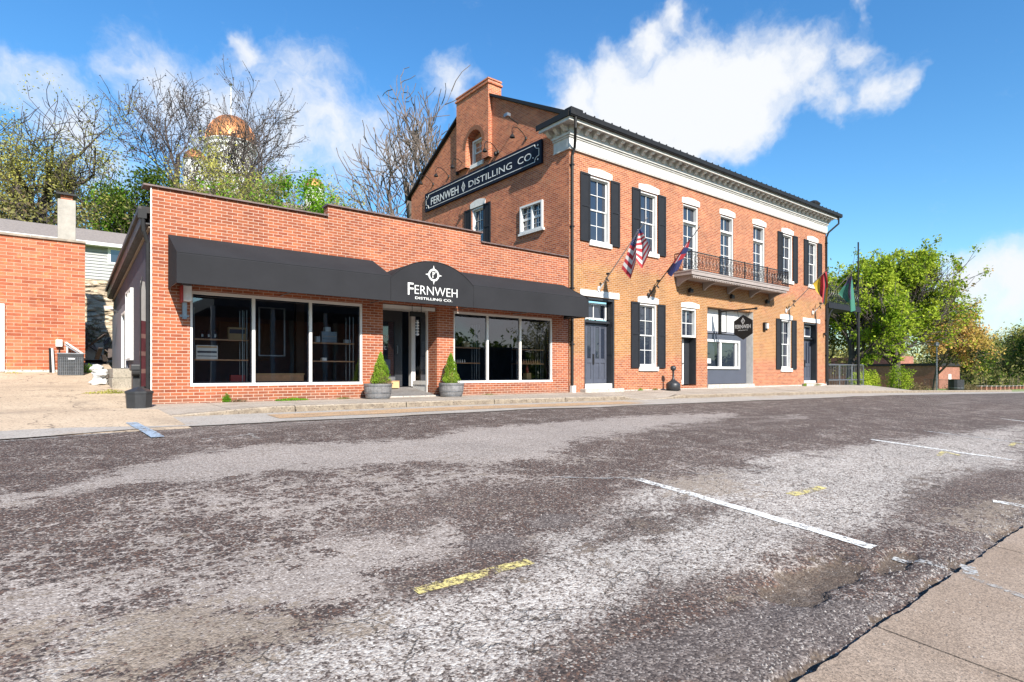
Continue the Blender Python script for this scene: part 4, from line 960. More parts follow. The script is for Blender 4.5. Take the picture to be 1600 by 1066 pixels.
# doors
def grand_door(cx0, cx1, ztr, z0, zb, lx0, lx1, lamp=False):
    f = MB(); y = 15.36
    f.box(cx0, cx0+.07, 15.02, y, zb, ztr); f.box(cx1-.07, cx1, 15.02, y, zb, ztr); f.box(cx0+.07, cx1-.07, 15.02, y, ztr-.07, ztr)
    f.box(cx0+.07, cx1-.07, 15.24, y+.02, 1.86, 1.98); f.box(cx0+.07, cx1-.07, 15.18, 15.24, 1.88, 1.95)
    # panelled reveal
    for z1_, z2_ in ((zb+.15, .55), (.7, 1.75), (2.05, ztr-.15)): f.box(cx1-.085, cx1-.07, 15.08, 15.30, z1_, z2_); f.box(cx0+.07, cx0+.085, 15.08, 15.30, z1_, z2_)
    o = f.build('entrance_door', M['door_dark'], B)
    a, b = cx0+.07, cx1-.07; w = b-a
    d = MB(); d.box(a, b, y, y+.05, z0, 1.86)
    for k in range(2):
        p, q = a+w*k/2, a+w*(k+1)/2
        d.box(p+.01, q-.01, y-.025, y, z0+.02, z0+.18); d.box(p+.01, q-.01, y-.025, y, 1.74, 1.85); d.box(p+.01, q-.01, y-.025, y, .38, .52)
        st_ = (p+.01, p+.12, (p+q)/2-.05, (p+q)/2+.05, q-.12, q-.01)
        for i in range(0, 6, 2): d.box(st_[i], st_[i+1], y-.025, y, z0+.18, .38); d.box(st_[i], st_[i+1], y-.025, y, .52, 1.74)
    dl = d.build('door_leaf', M['door_grey'], o, bevel=.004)
    gl = MB()
    for k in range(2):
        p, q = a+w*k/2, a+w*(k+1)/2
        gl.box(p+.135, (p+q)/2-.065, y-.012, y-.004, .56, 1.70); gl.box((p+q)/2+.065, q-.135, y-.012, y-.004, .56, 1.70)
    gl.build('pane', M['pane'], o)
    MB().box(a+w*.47, a+w*.47+.07, y-.06, y-.03, .33, .72).build('handle', M['black'], o)
    tr = MB(); tr.box(a+.02, a+.08, y-.06, y, 2.02, 2.64); tr.box(b-.12, b-.06, y-.06, y, 2.02, 2.64); tr.box(a+.08, b-.12, y-.06, y, 2.02, 2.08); tr.box(a+.08, b-.12, y-.06, y, 2.58, 2.64)
    tr.box(a+w*.48, a+w*.48+.03, y-.05, y-.01, 2.08, 2.58)
    tr.build('transom_frame', M['white'], o); MB().box(a+.08, b-.12, y-.02, y-.012, 2.08, 2.58).build('pane', M['pane'], o)
    MB().box(cx0-.0, cx1-.06, 15.06, y+.05, zb-.02, z0).build('threshold', M['white'], o)
    MB().box(lx0, lx1, 14.965, 15.1, ztr+.04, ztr+.27).build('lintel', M['white_trim'], o)
    MB().box(cx0-.22, cx1+.24, 14.72, 15.3, zb-.18, zb-.02).build('step', M['found'], o, bevel=.01)
    return o
grand_door(15.25, 16.88, 2.78, -.40, -.56, 15.02, 17.12)
grand_door(32.16, 33.78, 2.75, -.42, -.55, 32.02, 34.05)
# side entrance: four-light transom over a glazed door set back
f = MB(); x0, x1 = 21.13, 22.2
f.box(x0, x0+.07, 15.03, 15.2, 1.55, 2.8); f.box(x1-.07, x1, 15.03, 15.2, 1.55, 2.8); f.box(x0+.07, x1-.07, 15.03, 15.2, 1.55, 1.63); f.box(x0+.07, x1-.07, 15.03, 15.2, 2.72, 2.8)
f.box((x0+x1)/2-.015, (x0+x1)/2+.015, 15.15, 15.18, 1.63, 2.72); f.box(x0+.07, x1-.07, 15.155, 15.175, 2.15, 2.18)
o = f.build('transom_window', M['white'], B); MB().box(x0+.05, x1-.05, 15.185, 15.19, 1.6, 2.75).build('pane', M['pane'], o)
lintelY(x0-.05, x1+.2, 2.82, 3.0, .07, 14.975).build('lintel', M['white_trim'], o)
f = MB(); f.box(x0, x0+.06, 15.36, 15.42, -.5, 1.5); f.box(x1-.5, x1-.42, 15.36, 15.42, -.5, 1.5); f.box(x0+.06, x1-.5, 15.36, 15.42, -.5, -.3); f.box(x0+.06, x1-.5, 15.36, 15.42, 1.4, 1.5)
o = f.build('glazed_door', M['white'], B); MB().box(x0+.05, x1-.45, 15.39, 15.40, -.4, 1.45).build('pane', M['pane'], o)
MB().tube([(x0+.5,15.34,.42),(x0+.56,15.30,.42)], .02, 6).build('handle', M['black'], o)
dk = MB(); dk.box(x1-.42, x1, 15.36, 15.42, -.5, 1.5); dk.box(x0, x1, 15.2, 15.42, 1.5, 1.55); dk.box(x1-.02, x1+.0, 15.02, 15.36, -.5, 1.54); dk.build('dark_jamb', M['door_dark'], o)
MB().box(x0+.02, x0+.2, 15.375, 15.385, .75, .95).build('sticker', M['paper'], o)
# walled-up bay: white board, dark panel with sliding window
f = MB(); f.box(23.06, 26.9, 15.36, 15.42, 1.95, 2.96)
pn = f.build('white_board', M['white'], B)
MB().box(23.05, 26.9, 15.28, 15.36, 1.84, 1.94).build('ledge', M['navy_grey'], B)
MB().box(23.05, 26.9, 15.34, 15.42, 1.56, 1.82).box(23.05, 26.9, 15.34, 15.42, -.50, .18).box(26.2, 26.9, 15.34, 15.42, .18, 1.56).build('dark_panel', M['door_grey'], B)
f = MB(); y0, y1 = 15.26, 15.40
f.box(23.05, 26.2, y0, y1, .19, .30); f.box(23.05, 26.2, y0, y1, 1.44, 1.55); f.box(23.05, 23.2, y0, y1, .30, 1.44); f.box(26.08, 26.2, y0, y1, .30, 1.44); f.box(24.50, 24.64, y0+.03, y1, .30, 1.44); f.box(25.85, 25.95, y0+.04, y1, .30, 1.44)
o = f.build('service_window', M['white'], B); MB().box(23.1, 26.1, 15.36, 15.37, .28, 1.46).build('pane', M['pane'], o)
MB().box(23.45, 23.85, 15.345, 15.355, .45, .66).build('notice', M['paper'], o)
MB().box(23.0, 26.95, 14.93, 15.42, -.72, -.52).build('bay_step', M['found'], B)
MB().box(26.905, 26.925, 15.0, 15.42, -.6, 2.96).build('bay_jamb', M['soffit'], B)
fd = MB(); fd.box(17.2, 23.0, 14.965, 15.1, -.80, -.66); fd.box(26.98, 31.9, 14.965, 15.1, -.82, -.63); fd.box(34.1, 34.86, 14.965, 15.1, -.85, -.62)
fd.build('foundation', M['found'], B)
# cornice
c = MB()
def band(y, z0, z1, xl=14.5, xr=34.85, ret=.78):
    d = 15-y
    c.box(xl-d, xr+d*.3, y, 15.05, z0, z1); c.box(xl-d, xl, 15.05, 15+ret, z0, z1)
band(14.945, 8.0, 8.40); band(14.90, 8.40, 8.46); band(14.85, 8.46, 8.54); band(14.92, 7.975, 8.0)
c.box(14.06, 35.3, 14.55, 15.4, 8.82, 8.88); c.box(14.06, 14.5, 15.4, 16.1, 8.82, 8.88)     # soffit
c.box(14.42, 34.9, 14.86, 15.1, 8.54, 8.82); c.box(14.40, 14.5, 15.1, 15.9, 8.54, 8.82)
c.box(14.0, 35.35, 14.49, 14.55, 8.75, 8.90); c.box(14.0, 14.06, 14.55, 16.1, 8.75, 8.90)
cn = c.build('cornice', M['soffit'], B)
tmd = MB().prism([(14.56, 8.82), (14.86, 8.82), (14.86, 8.57), (14.78, 8.58), (14.70, 8.69), (14.62, 8.67), (14.575, 8.73)], 'x', 14.62, 14.78).build('modillion', M['soffit'], cn)
for i in range(1, 46): copy_tree(tmd, (i*.4465, 0, 0))
sd = MB()
sd.prism([(14.08, 8.82), (14.40, 8.82), (14.40, 8.58), (14.3, 8.60), (14.18, 8.70)], 'y', 14.95, 15.11)
s0 = sd.build('side_modillion', M['soffit'], cn); copy_tree(s0, (0, .40, 0)); copy_tree(s0, (0, .80, 0))
fz = MB().box(14.42, 34.86, 14.925, 14.944, 8.03, 8.36).build('frieze', M['white'], cn)
gt = MB()
random.seed(8)
for i in range(230):
    x = 14.6+i*.088+random.uniform(-.01, .01)
    if random.random() < .75: gt.lathe((x, 14.905, 8.36), [(.012, 0), (.018, -.035), (.004, -.05)], 5)
gt.build('drop_ornament', M['soffit'], cn)
# roof, gutter, snow guards
r = MB(); ov = 14.50
r.prism([(ov, 9.08), (20.8, 12.28), (26.9, 8.98), (26.9, 8.90), (20.8, 12.16), (ov, 8.96)], 'x', 14.42, 35.35)
r.box(14.0, 14.42, ov, 16.1, 8.90, 9.02)
rf = r.build('roof', M['roof_metal'], B)
g = MB(); g.box(13.97, 35.45, 14.38, 14.485, 8.86, 9.02); g.box(13.94, 35.48, 14.35, 14.38, 8.89, 9.06); g.box(13.94, 13.995, 14.485, 16.2, 8.86, 9.05)
g.box(14.02, 14.6, 14.42, 14.75, 9.02, 9.18)
g.build('gutter', M['black'], B)
sg = MB().box(14.3, 14.33, 14.47, 14.57, 9.04, 9.17).box(14.285, 14.345, 14.47, 14.485, 9.13, 9.18).build('snow_guard', M['black'], rf)
for i in range(1, 46): copy_tree(sg, (i*.462, 0, 0))
rk = MB(); rk.beam((14.44, 15.0, 9.2), (14.44, 20.8, 12.245), .2, .09); rk.beam((14.44, 20.8, 12.245), (14.44, 26.8, 9.0), .2, .09); rk.build('verge_trim', M['black'], B)
MB().box(21.6, 22.0, 18.5, 18.9, 10.6, 11.4).box(29.9, 30.4, 20.0, 20.6, 11.6, 12.6).build('roof_chimney', M['gable_brick'], B)
MB().lathe((33.1, 14.9, 9.2), [(.3, 0), (.35, .15), (.2, .3), (.03, .36)], 10).build('roof_vent', M['black'], B)
def dspout(x, xo, zb_):
    d = MB(); d.tube([(xo, 14.43, 8.9), (xo, 14.43, 8.50), (x+.03, 14.84, 8.02), (x, 14.93, 7.75), (x, 14.93, zb_)], .05, 8)
    for z in (7.4, 5.2, 3.0, 1.0): d.box(x-.07, x+.07, 14.88, 14.995, z, z+.05)
    o = d.build('downspout', M['black'], B); return o
dspout(14.57, 14.24, -.45); dspout(34.78, 35.15, -.5)
MB().box(14.5, 14.66, 14.84, 14.98, -.7, -.45).build('spout_boot', M['white'], B)
# iron balcony
bl = MB(); bl.box(20.58, 28.75, 14.12, 15.0, 4.06, 4.22); bl.box(20.56, 28.77, 14.10, 15.0, 4.20, 4.25); bl.box(20.7, 28.6, 14.2, 15.0, 4.0, 4.06)
bo = bl.build('balcony', M['balc'], B)
def lattice(mb, axis, fix, a, b, z0, z1, pitch=.26):
    """cast iron railing: rails, and a scroll of diamonds and rings between them"""
    P = (lambda s, z: (s, fix, z)) if axis == 'x' else (lambda s, z: (fix, s, z))
    n = max(1, int(round((b-a)/pitch))); w = (b-a)/n; h = z1-z0
    for z, r in ((z0, .012), (z0+.13*h, .01), (z1-.16*h, .01), (z1, .022)): mb.tube([P(a, z), P(b, z)], r, 5)
    for i in range(n+1):
        s = a+w*i; mb.tube([P(s, z0), P(s, z1)], .009, 4, cap=False)
    for i in range(n):
        s = a+w*(i+.5); zc = (z0+z1)/2-.01*h; hh = h*.34
        mb.tube([P(s, zc-hh), P(s+w*.42, zc), P(s, zc+hh), P(s-w*.42, zc), P(s, zc-hh)], .009, 4, cap=False)
        k = [P(s+w*.17*math.cos(t), zc+hh*.42*math.sin(t)) for t in [2*math.pi*q/8 for q in range(9)]]; mb.tube(k, .009, 4, cap=False)
        for zz in (z1-.08*h, z0+.065*h):
            k = [P(s+w*.2*math.cos(t), zz+h*.05*math.sin(t)) for t in [2*math.pi*q/6 for q in range(7)]]; mb.tube(k, .008, 3, cap=False)
        for sgn in (-1, 1):
            k = [P(s+sgn*w*(.5-.18*math.cos(t)), zc+hh*.62+h*.07*math.sin(t)) for t in [math.pi*q/4-1.5 for q in range(5)]]; mb.tube(k, .008, 3, cap=False)
            k = [P(s+sgn*w*(.5-.18*math.cos(t)), zc-hh*.62+h*.07*math.sin(t)) for t in [math.pi*q/4-1.5 for q in range(5)]]; mb.tube(k, .008, 3, cap=False)
rl = MB(); lattice(rl, 'x', 14.16, 20.62, 28.72, 4.28, 5.0); lattice(rl, 'y', 20.62, 14.16, 14.98, 4.28, 5.0); lattice(rl, 'y', 28.72, 14.16, 14.98, 4.28, 5.0)
for x in (20.62, 22.7, 24.7, 26.7, 28.72): rl.box(x-.02, x+.02, 14.14, 14.18, 4.25, 5.05)
rl.build('railing', M['iron'], bo)
bk = MB()
x = 20.78
bk.prism([(14.985, 3.66), (14.985, 4.0), (14.24, 4.0), (14.24, 3.95), (14.40, 3.92), (14.62, 3.85), (14.80, 3.76), (14.92, 3.66)], 'x', x-.05, x+.05)
b0 = bk.build('bracket', M['balc'], bo)
for xx in (22.7, 24.65, 26.6, 28.45): copy_tree(b0, (xx-20.78, 0, 0))
sc_ = MB()
for i in range(60):
    x = 20.75+i*.131; sc_.box(x, x+.06, 14.16, 14.19, 3.93, 4.0)
sc_.box(20.7, 28.6, 14.15, 14.2, 3.98, 4.02); sc_.build('scalloped_trim', M['balc'], bo)
# iron gallery on the far end wall
gl = MB(); gl.box(34.9, 39.3, 14.9, 21, 3.82, 4.02); gl.box(34.9, 39.35, 14.86, 14.9, 3.74, 4.06)
go = gl.build('side_gallery', M['charcoal'], B)
rr = MB(); lattice(rr, 'x', 14.92, 35.0, 39.25, 4.1, 5.05, .3); lattice(rr, 'y', 39.25, 14.92, 21, 4.1, 5.05, .4); rr.build('railing', M['iron'], go)
for (px_, py_, zt2) in ((39.2, 14.95, 8.1), (39.2, 20.9, 8.1)):
    q = MB(); q.tube([(px_, py_, -1.0), (px_, py_, 3.8)], .085, 10); q.tube([(px_, py_, 4.0), (px_, py_, zt2)], .045, 8); q.lathe((px_, py_, -.9), [(.15,0),(.15,.12),(.1,.2)], 10); q.build('post', M['black'], go)
q = MB(); q.tube([(34.98, 14.95, -1.0), (34.98, 14.95, 3.8)], .05, 8); q.build('wall_post', M['black'], go)
q = MB()
for s, x in ((1, 35.0), (-1, 39.15)):
    q.tube([(x+s*1.05*(1-math.cos(t)), 14.95, 2.75+1.05*math.sin(t)) for t in [math.pi/2*k/8 for k in range(9)]], .04, 6)
q.build('arched_brace', M['charcoal'], go)
# ------------------------------------------------------------------ gable sign and its lamps
sg_ = empty('wall_sign', (14.4, 20.7, 8.3), 'long navy painted sign reading FERNWEH DISTILLING CO. high on the gable wall', 'wall sign')
b = MB().box(14.38, 14.46, 16.38, 25.02, 7.87, 8.76).build('board', M['sign_navy'], sg_)
fr = MB(); xs_ = 14.374
for a, b_, c_, d_ in ((16.75, 24.68, 8.63, 8.655), (16.75, 24.68, 7.975, 8.0), (16.50, 16.525, 8.18, 8.45), (24.88, 24.905, 8.18, 8.45)): fr.box(xs_-.006, xs_, a, b_, c_, d_)
for yc, s in ((16.525, 1), (24.88, -1)):
    for zc, t in ((8.0, 1), (8.63, -1)):
        k = [(xs_-.003, yc+s*.23*math.cos(q), zc+t*.18*math.sin(q)) for q in [math.pi/2*j/5 for j in range(6)]]; fr.tube(k, .012, 4)
        fr.poly([(xs_-.004, yc+s*.05+.045*math.cos(u), zc+t*.05+.045*math.sin(u)) for u in (0,1.57,3.14,4.71)])
fr.build('border', M['sign_white'], sg_)
RT = (0,-1,0)
text_obj('FERNWEH', 'lettering', 2.42, .345, (xs_, 24.43, 8.085), RT, UZ, M['sign_white'], sg_, .012)
text_obj('DISTILLING', 'lettering', 3.06, .27, (xs_, 21.2, 8.13), RT, UZ, M['sign_white'], sg_, 0)
text_obj('CO.', 'lettering', .96, .27, (xs_, 17.78, 8.15), RT, UZ, M['sign_white'], sg_, 0)
emblem((xs_, 21.62, 8.27), .24, Vector(RT), Vector(UZ), sg_, M['sign_white'], .004, 'emblem', True)
def gooseneck(y, lab):
    e = empty('sign_lamp', (14.45, y, 9.3), lab, 'sign lamp', 'gooseneck lamps over the gable sign')
    q = MB(); q.tube([(14.48, y, 9.12), (14.30, y, 9.30), (14.08, y, 9.42), (13.86, y, 9.40), (13.78, y, 9.26), (13.80, y, 9.12)], .016, 6)
    q.build('arm', M['black'], e); MB().lathe((13.80, y, 8.98), [(.105, 0), (.10, .02), (.055, .10), (.03, .14)], 12).build('lamp_shade', M['black'], e)
    MB().lathe((14.48, y, 9.07), [(.05, 0), (.05, .1)], 8).build('base_plate', M['black'], e)
for y, l in ((17.4, 'black gooseneck lamp over CO. on the gable sign'), (19.2, 'black gooseneck lamp over the last letters of DISTILLING, right of the attic window'), (21.6, 'black gooseneck lamp over the white emblem of the gable sign'), (23.0, 'black gooseneck lamp over the last letters of FERNWEH on the gable sign'), (24.4, 'black gooseneck lamp over the first letter F of the gable sign')): gooseneck(y, l)
e = empty('flood_light', (14.4, 17.9, 9.95), 'black flood light on a long arm high on the gable near the roof slope', 'flood light')
MB().tube([(14.5,17.9,9.85),(14.0,17.9,10.0)], .02, 6).build('arm', M['black'], e); MB().box(13.86,14.02,17.78,18.02,9.98,10.1).build('lamp_head', M['steel'], e)
for i, (y, z) in enumerate(((19.3, 8.98), (22.2, 8.95))):
    e = empty('flood_light', (14.4, y, z), ('small black spotlight at the foot of the chimney breast, its right side', 'small black spotlight at the foot of the chimney breast, its left side')[i], 'spotlight')
    MB().lathe((14.42, y, z), [(.05,0),(.07,.05),(.07,.14),(.04,.18)], 8).build('lamp_head', M['black'], e); MB().box(14.42,14.5,y-.02,y+.02,z+.05,z+.1).build('mount', M['black'], e)
# ------------------------------------------------------------------ flags
def flagpole(x, tip, z0, label, grp=None, dark=False):
    e = empty('flag', (x, 15, z0), label, 'flag', 'flags on the brick front')
    a = Vector((x, 14.9, z0)); b = Vector((x, tip[0], tip[1]))
    MB().tube([a, b], [.022, .014], 8).build('pole', M['black'] if dark else M['pole'], e)
    MB().lathe(tuple(b), [(.0, -.03), (.03, 0), (.0, .035)], 8).build('finial', M['pole'], e)
    m_ = M['black'] if dark else M['white_trim']
    q = MB(); q.tube([(x, 15.0, z0-.02), a, a+(b-a).normalized()*.25], [.045, .038, .028], 10); q.lathe((x, 14.95, z0-.10), [(.03, 0), (.05, .03), (.06, .12), (.035, .2)], 10); q.build('bracket', m_, e)
    l = MB(); c = a+(b-a)*.16
    l.tube([c+Vector((.0,0,0)), c+Vector((.04,-.02,.12))], .014, 6); l.obox(tuple(c+Vector((.06,-.02,.17))), (.1,.13,.07), .4); l.tube([c, c+Vector((.03,-.06,-.12))], .03, 8)
    l.build('spotlight', M['black'], e)
    return e, a, b
def cloth(name, ctrl, colf, mats, parent, nu=26, nv=26, ripple=.03, fr=3):
    """ctrl[row v][col u] of world points; bilinear between them; colf(u,v) picks the colour"""
    H, Wd = len(ctrl), len(ctrl[0]); mb = MB()
    def ev(u, v):
        a = u*(Wd-1); i = min(int(a), Wd-2); fu = a-i; fu = fu*fu*(3-2*fu) if False else fu
        b = v*(H-1); j = min(int(b), H-2); fv = b-j
        p = [Vector(ctrl[j+q][i+w]) for q in (0, 1) for w in (0, 1)]
        r = (p[0]*(1-fu)+p[1]*fu)*(1-fv)+(p[2]*(1-fu)+p[3]*fu)*fv
        r.x += ripple*math.sin(u*fr*6.28+v*2)*min(1, v*1.5+.1); return r
    for j in range(nv+1):
        for i in range(nu+1): mb.v.append(tuple(ev(i/nu, j/nv)))
    for j in range(nv):
        for i in range(nu):
            a = j*(nu+1)+i; mb.f.append((a, a+1, a+nu+2, a+nu+1)); mb.mi.append(colf((i+.5)/nu, (j+.5)/nv))
    o = mb.build(name, mats, parent, smooth=True, fixn=False); return o, ev
def fab(name, c): return pm(name, c, .8, var=.08, scale=6, bmp=.1)
F_red, F_wht, F_blu = fab('flag_red', (.55,.035,.05)), fab('flag_white', (.78,.76,.74)), fab('flag_blue', (.03,.04,.16))
e, a, b = flagpole(15.95, (12.71, 5.28), 3.12, 'striped American flag hanging from the first pole, left of the second upstairs window')
X = 15.95
def YZ(x, l): return [(x+dx, y, z) for dx, y, z in l]
ctrl = [YZ(X, [(0,13.10,5.0),(.02,13.06,4.99),(.0,13.03,4.98),(-.03,13.0,4.96),(0,12.95,4.92)]),
        YZ(X, [(-.05,13.46,4.45),(.10,13.34,4.35),(-.10,13.12,4.45),(.12,12.98,4.50),(0,12.76,4.58)]),
        YZ(X, [(-.06,13.82,3.72),(.14,13.52,3.32),(-.14,13.10,3.90),(.15,13.02,3.62),(0,12.58,4.22)])]
def us(u, v):
    if u < .5 and v < .46 and u > -.1: return 2
    if v < .16: return 2
    return int(v*13) % 2
o, ev = cloth('cloth', ctrl, us, [F_red, F_wht, F_blu], e, 40, 39, .035, 2)
stm = MB()
for r in range(9):
    for c in range(6 if r % 2 == 0 else 5):
        p = ev(.04+(c+(.5 if r % 2 else 0))*.078, .03+r*.045); s = .016
        pts = [(p.x-.012, p.y+s*(1 if k % 2 == 0 else .45)*math.sin(k*math.pi/5), p.z+s*(1 if k % 2 == 0 else .45)*math.cos(k*math.pi/5)) for k in range(10)]
        stm.poly(pts)
stm.build('star', F_wht, o, fixn=False)
e, a, b = flagpole(18.85, (12.6, 5.41), 3.12, 'twisted navy, red and white flag wound round the black second pole beside the balcony', dark=True)
X = 18.85
ctrl = [YZ(X, [(.0,12.98,5.05),(.03,13.02,5.06),(-.03,13.05,5.0)]), YZ(X, [(.1,13.2,4.62),(-.1,13.30,4.62),(.05,13.50,4.62)]), YZ(X, [(.06,13.36,4.38),(-.12,13.6,4.2),(.08,13.84,4.25)]), YZ(X, [(.05,13.58,3.98),(-.08,13.82,3.72),(.05,14.12,3.95)])]
o, ev = cloth('cloth', ctrl, lambda u, v: (2 if v > .66 or (.22 < v < .42 and u < .6) else (0 if u < .4 else (1 if u < .62 else 0))), [F_red, F_wht, F_blu], e, 18, 30, .03, 2)
e, a, b = flagpole(30.1, (12.88, 5.16), 3.25, 'black, red and gold flag on the third pole near the right end of the front')
X = 30.1; F_gold, F_blk = fab('flag_gold', (.72,.48,.03)), fab('flag_black', (.02,.02,.02))
ctrl = [YZ(X, [(0,13.60,4.52),(.05,13.32,4.72),(0,13.08,4.93),(-.05,12.98,5.0),(0,12.92,5.02)]),
        YZ(X, [(-.05,13.42,4.12),(.12,13.22,4.25),(-.08,13.05,4.3),(.1,12.95,4.4),(0,12.86,4.4)]),
        YZ(X, [(-.05,13.22,3.86),(.12,13.16,3.75),(-.08,13.12,3.55),(.1,13.04,3.35),(0,12.92,3.5)])]
o, ev = cloth('cloth', ctrl, lambda u, v: (2 if u+v*.35 < .36 else (0 if u < .60 else (1 if u < .72 else (0 if v < .62 else 2)))), [F_red, F_blk, F_gold], e, 30, 20, .03, 2)
e, a, b = flagpole(33.1, (12.9, 5.33), 3.35, 'dark green and purple grey flag on the fourth pole, nearest the end of the building')
X = 33.1; F_grn, F_prp = fab('flag_green', (.04,.22,.15)), fab('flag_purple_grey', (.085,.08,.16))
ctrl = [YZ(X, [(0,13.22,4.80),(.05,13.05,5.1),(0,12.96,5.2),(-.05,12.93,5.24)]), YZ(X, [(-.05,13.60,4.25),(.1,13.20,4.30),(-.1,13.0,4.3),(.05,12.88,4.4)]), YZ(X, [(-.05,13.36,3.98),(.12,13.14,3.72),(-.08,12.96,3.2),(.05,12.78,3.30)])]
o, ev = cloth('cloth', ctrl, lambda u, v: (1 if (.42 < u < .8 and v < .72) or v < .22 else 0), [F_grn, F_prp], e, 24, 24, .03, 2)
# ------------------------------------------------------------------ hanging hexagon sign
e = empty('hanging_sign', (23.9, 14.4, 2.1), 'black hexagonal FERNWEH sign hanging from a black wall arm', 'hanging sign')
hx = [(13.34+.435, 2.56), (13.34, 2.31), (13.34, 1.73), (13.775, 1.47), (14.21, 1.73), (14.21, 2.31)]
hx = [(13.775, 2.56), (13.34, 2.30), (13.34, 1.73), (13.775, 1.47), (14.21, 1.73), (14.21, 2.30)]
MB().prism(hx, 'x', 23.88, 23.93).build('board', M['black'], e)
text_obj('FERNWEH', 'lettering', .74, .17, (23.876, 14.15, 1.96), RT, UZ, M['sign_white'], e, .008)
text_obj('DISTILLING CO.', 'lettering', .46, .045, (23.876, 14.0, 1.86), RT, UZ, M['sign_white'], e, .002)
emblem((23.876, 13.775, 2.29), .15, Vector(RT), Vector(UZ), e, M['sign_white'], .003, 'emblem', True)
q = MB(); q.box(23.87, 23.94, 13.2, 14.98, 2.76, 2.82); q.box(23.86, 23.95, 14.86, 14.98, 1.75, 2.9); q.tube([(23.9,14.6,2.76),(23.9,14.6,1.85)], .02, 6); q.box(23.87,23.94,14.6,14.98,1.80,1.84); q.tube([(23.9,13.45,2.76),(23.9,13.55,2.45)], .01, 5); q.tube([(23.9,14.05,2.76),(23.9,14.0,2.45)], .01, 5)
q.box(23.85,23.95,13.14,13.22,2.74,2.84); q.build('wall_bracket', M['black'], e)
# small lights on the front
for i, (x, y, z, l) in enumerate(((21.6,14.9,3.5,'black flood light under the left end of the balcony'),(24.85,14.9,3.5,'black flood light under the middle of the balcony'),(28.05,14.9,3.5,'black flood light under the right end of the balcony'))):
    e = empty('flood_light', (x, y, z), l, 'flood light', 'flood lights under the balcony')
    MB().box(x-.1, x+.1, 14.80, 14.93, 3.46, 3.62).build('lamp_head', M['black'], e); MB().tube([(x, 14.98, 3.62), (x, 14.88, 3.66), (x, 14.86, 3.6)], .03, 6).build('mount', M['black'], e)
e = empty('wall_lamp', (27.95, 14.95, 2.3), 'black and white bulkhead lamp on the brick right of the hexagonal sign', 'wall lamp')
MB().box(27.82, 28.08, 14.88, 14.98, 2.12, 2.52).build('back_box', M['black'], e); MB().box(27.90, 28.06, 14.80, 14.88, 2.22, 2.46).build('lens', M['white'], e)
e = empty('wall_lamp', (34.5, 14.9, 2.2), 'small black wall lamp right of the far door', 'wall lamp')
MB().lathe((34.5, 14.88, 2.12), [(.04,0),(.07,.04),(.07,.13),(.03,.18)], 8).build('lamp_head', M['black'], e); MB().box(34.46,34.54,14.9,14.99,2.2,2.27).build('mount', M['black'], e)
# alarm bell box beside the shop window
e = empty('alarm_box', (2.36, 14.9, 1.8), 'grey and red alarm box on a bracket at the corner of the shop window', 'alarm box')
MB().box(2.30, 2.49, 14.72, 14.98, 1.62, 1.96).build('box', M['paper'], e, bevel=.01); MB().box(2.285, 2.31, 14.66, 14.98, 1.58, 1.95).build('red_side', M['red'], e)
MB().box(2.33, 2.42, 14.90, 14.985, 1.22, 1.6).box(2.28, 2.47, 14.93, 14.985, 1.27, 1.31).build('bracket', M['steel'], e)
MB().box(2.30,2.49,14.74,14.98,1.97,1.99).build('cap', M['steel'], e)
# hanging name board and spinner in the entrance
e = empty('hanging_sign', (8.35, 15.0, 1.75), 'small dark board hanging on two rods over the shop entrance', 'hanging sign')
MB().box(8.13, 8.62, 14.98, 15.02, 1.64, 1.78).build('board', M['black'], e); MB().tube([(8.2,15,1.78),(8.2,15,2.0)], .008, 5).build('rod', M['black'], e); MB().tube([(8.5,15,1.78),(8.5,15,2.0)], .008, 5).build('rod', M['black'], e)
text_obj('OPEN', 'lettering', .3, .07, (8.22, 14.976, 1.68), RX, UZ, M['paper'], e, .0) if False else None
e = empty('wind_spinner', (8.42, 15.1, 1.3), 'white twisted ribbon spinner hanging in the shop entrance', 'wind spinner')
q = MB(); pv = None
for i in range(41):
    t = i*.42; z = 1.55-i*.0115; r = .055; c = ((8.42+r*math.cos(t), 15.1+r*math.sin(t), z), (8.42-r*math.cos(t), 15.1-r*math.sin(t), z))
    if pv: q.poly([pv[0], pv[1], c[1], c[0]])
    pv = c
q.build('ribbon', M['paper'], e, fixn=False); MB().tube([(8.42,15.1,1.94),(8.42,15.1,1.55)], .004, 4).build('cord', M['black'], e)
# ------------------------------------------------------------------ things in the shop windows
def shelf(x0, x1, lab, levels=(.82, .33)):
    e = empty('display_shelf', ((x0+x1)/2, 15.5, -.6), lab, 'shelf', 'display shelves in the shop windows')
    for z in levels: MB().box(x0, x1, 15.36, 15.66, z-.03, z).build('board', M['wood_shelf'], e)
    q = MB()
    for x in (x0+.03, x1-.13, x1-.03):
        for y in (15.38, 15.64): q.tube([(x, y, -.6), (x, y, 1.55)], .012, 6)
    q.build('upright', M['steel'], e); return e
shelf(2.62, 3.84, 'two board shelf with boxes behind the leftmost shop pane'); shelf(5.38, 6.6, 'two board shelf behind the pane left of the entrance pier')
shelf(9.75, 10.86, 'two board shelf behind the pane just right of the entrance'); shelf(12.36, 13.6, 'two board shelf of bottles behind the rightmost shop pane')
def pbox(x0, x1, z0, z1, mat, lab, cat='box', y=15.42, d=.14, name='display_box', stripe_=None, tab=True):
    e = empty(name, ((x0+x1)/2, y, z0), lab, cat)
    MB().box(x0, x1, y, y+d, z0+.002, z1).build('carton', M[mat], e)
    if stripe_:
        for k, (a, b) in enumerate(stripe_): MB().box(x0+.02, x1-.02, y-.006, y-.001, z0+(z1-z0)*a, z0+(z1-z0)*b).build('printed_band', M['dark_in' if k else 'cardboard'], e)
    return e
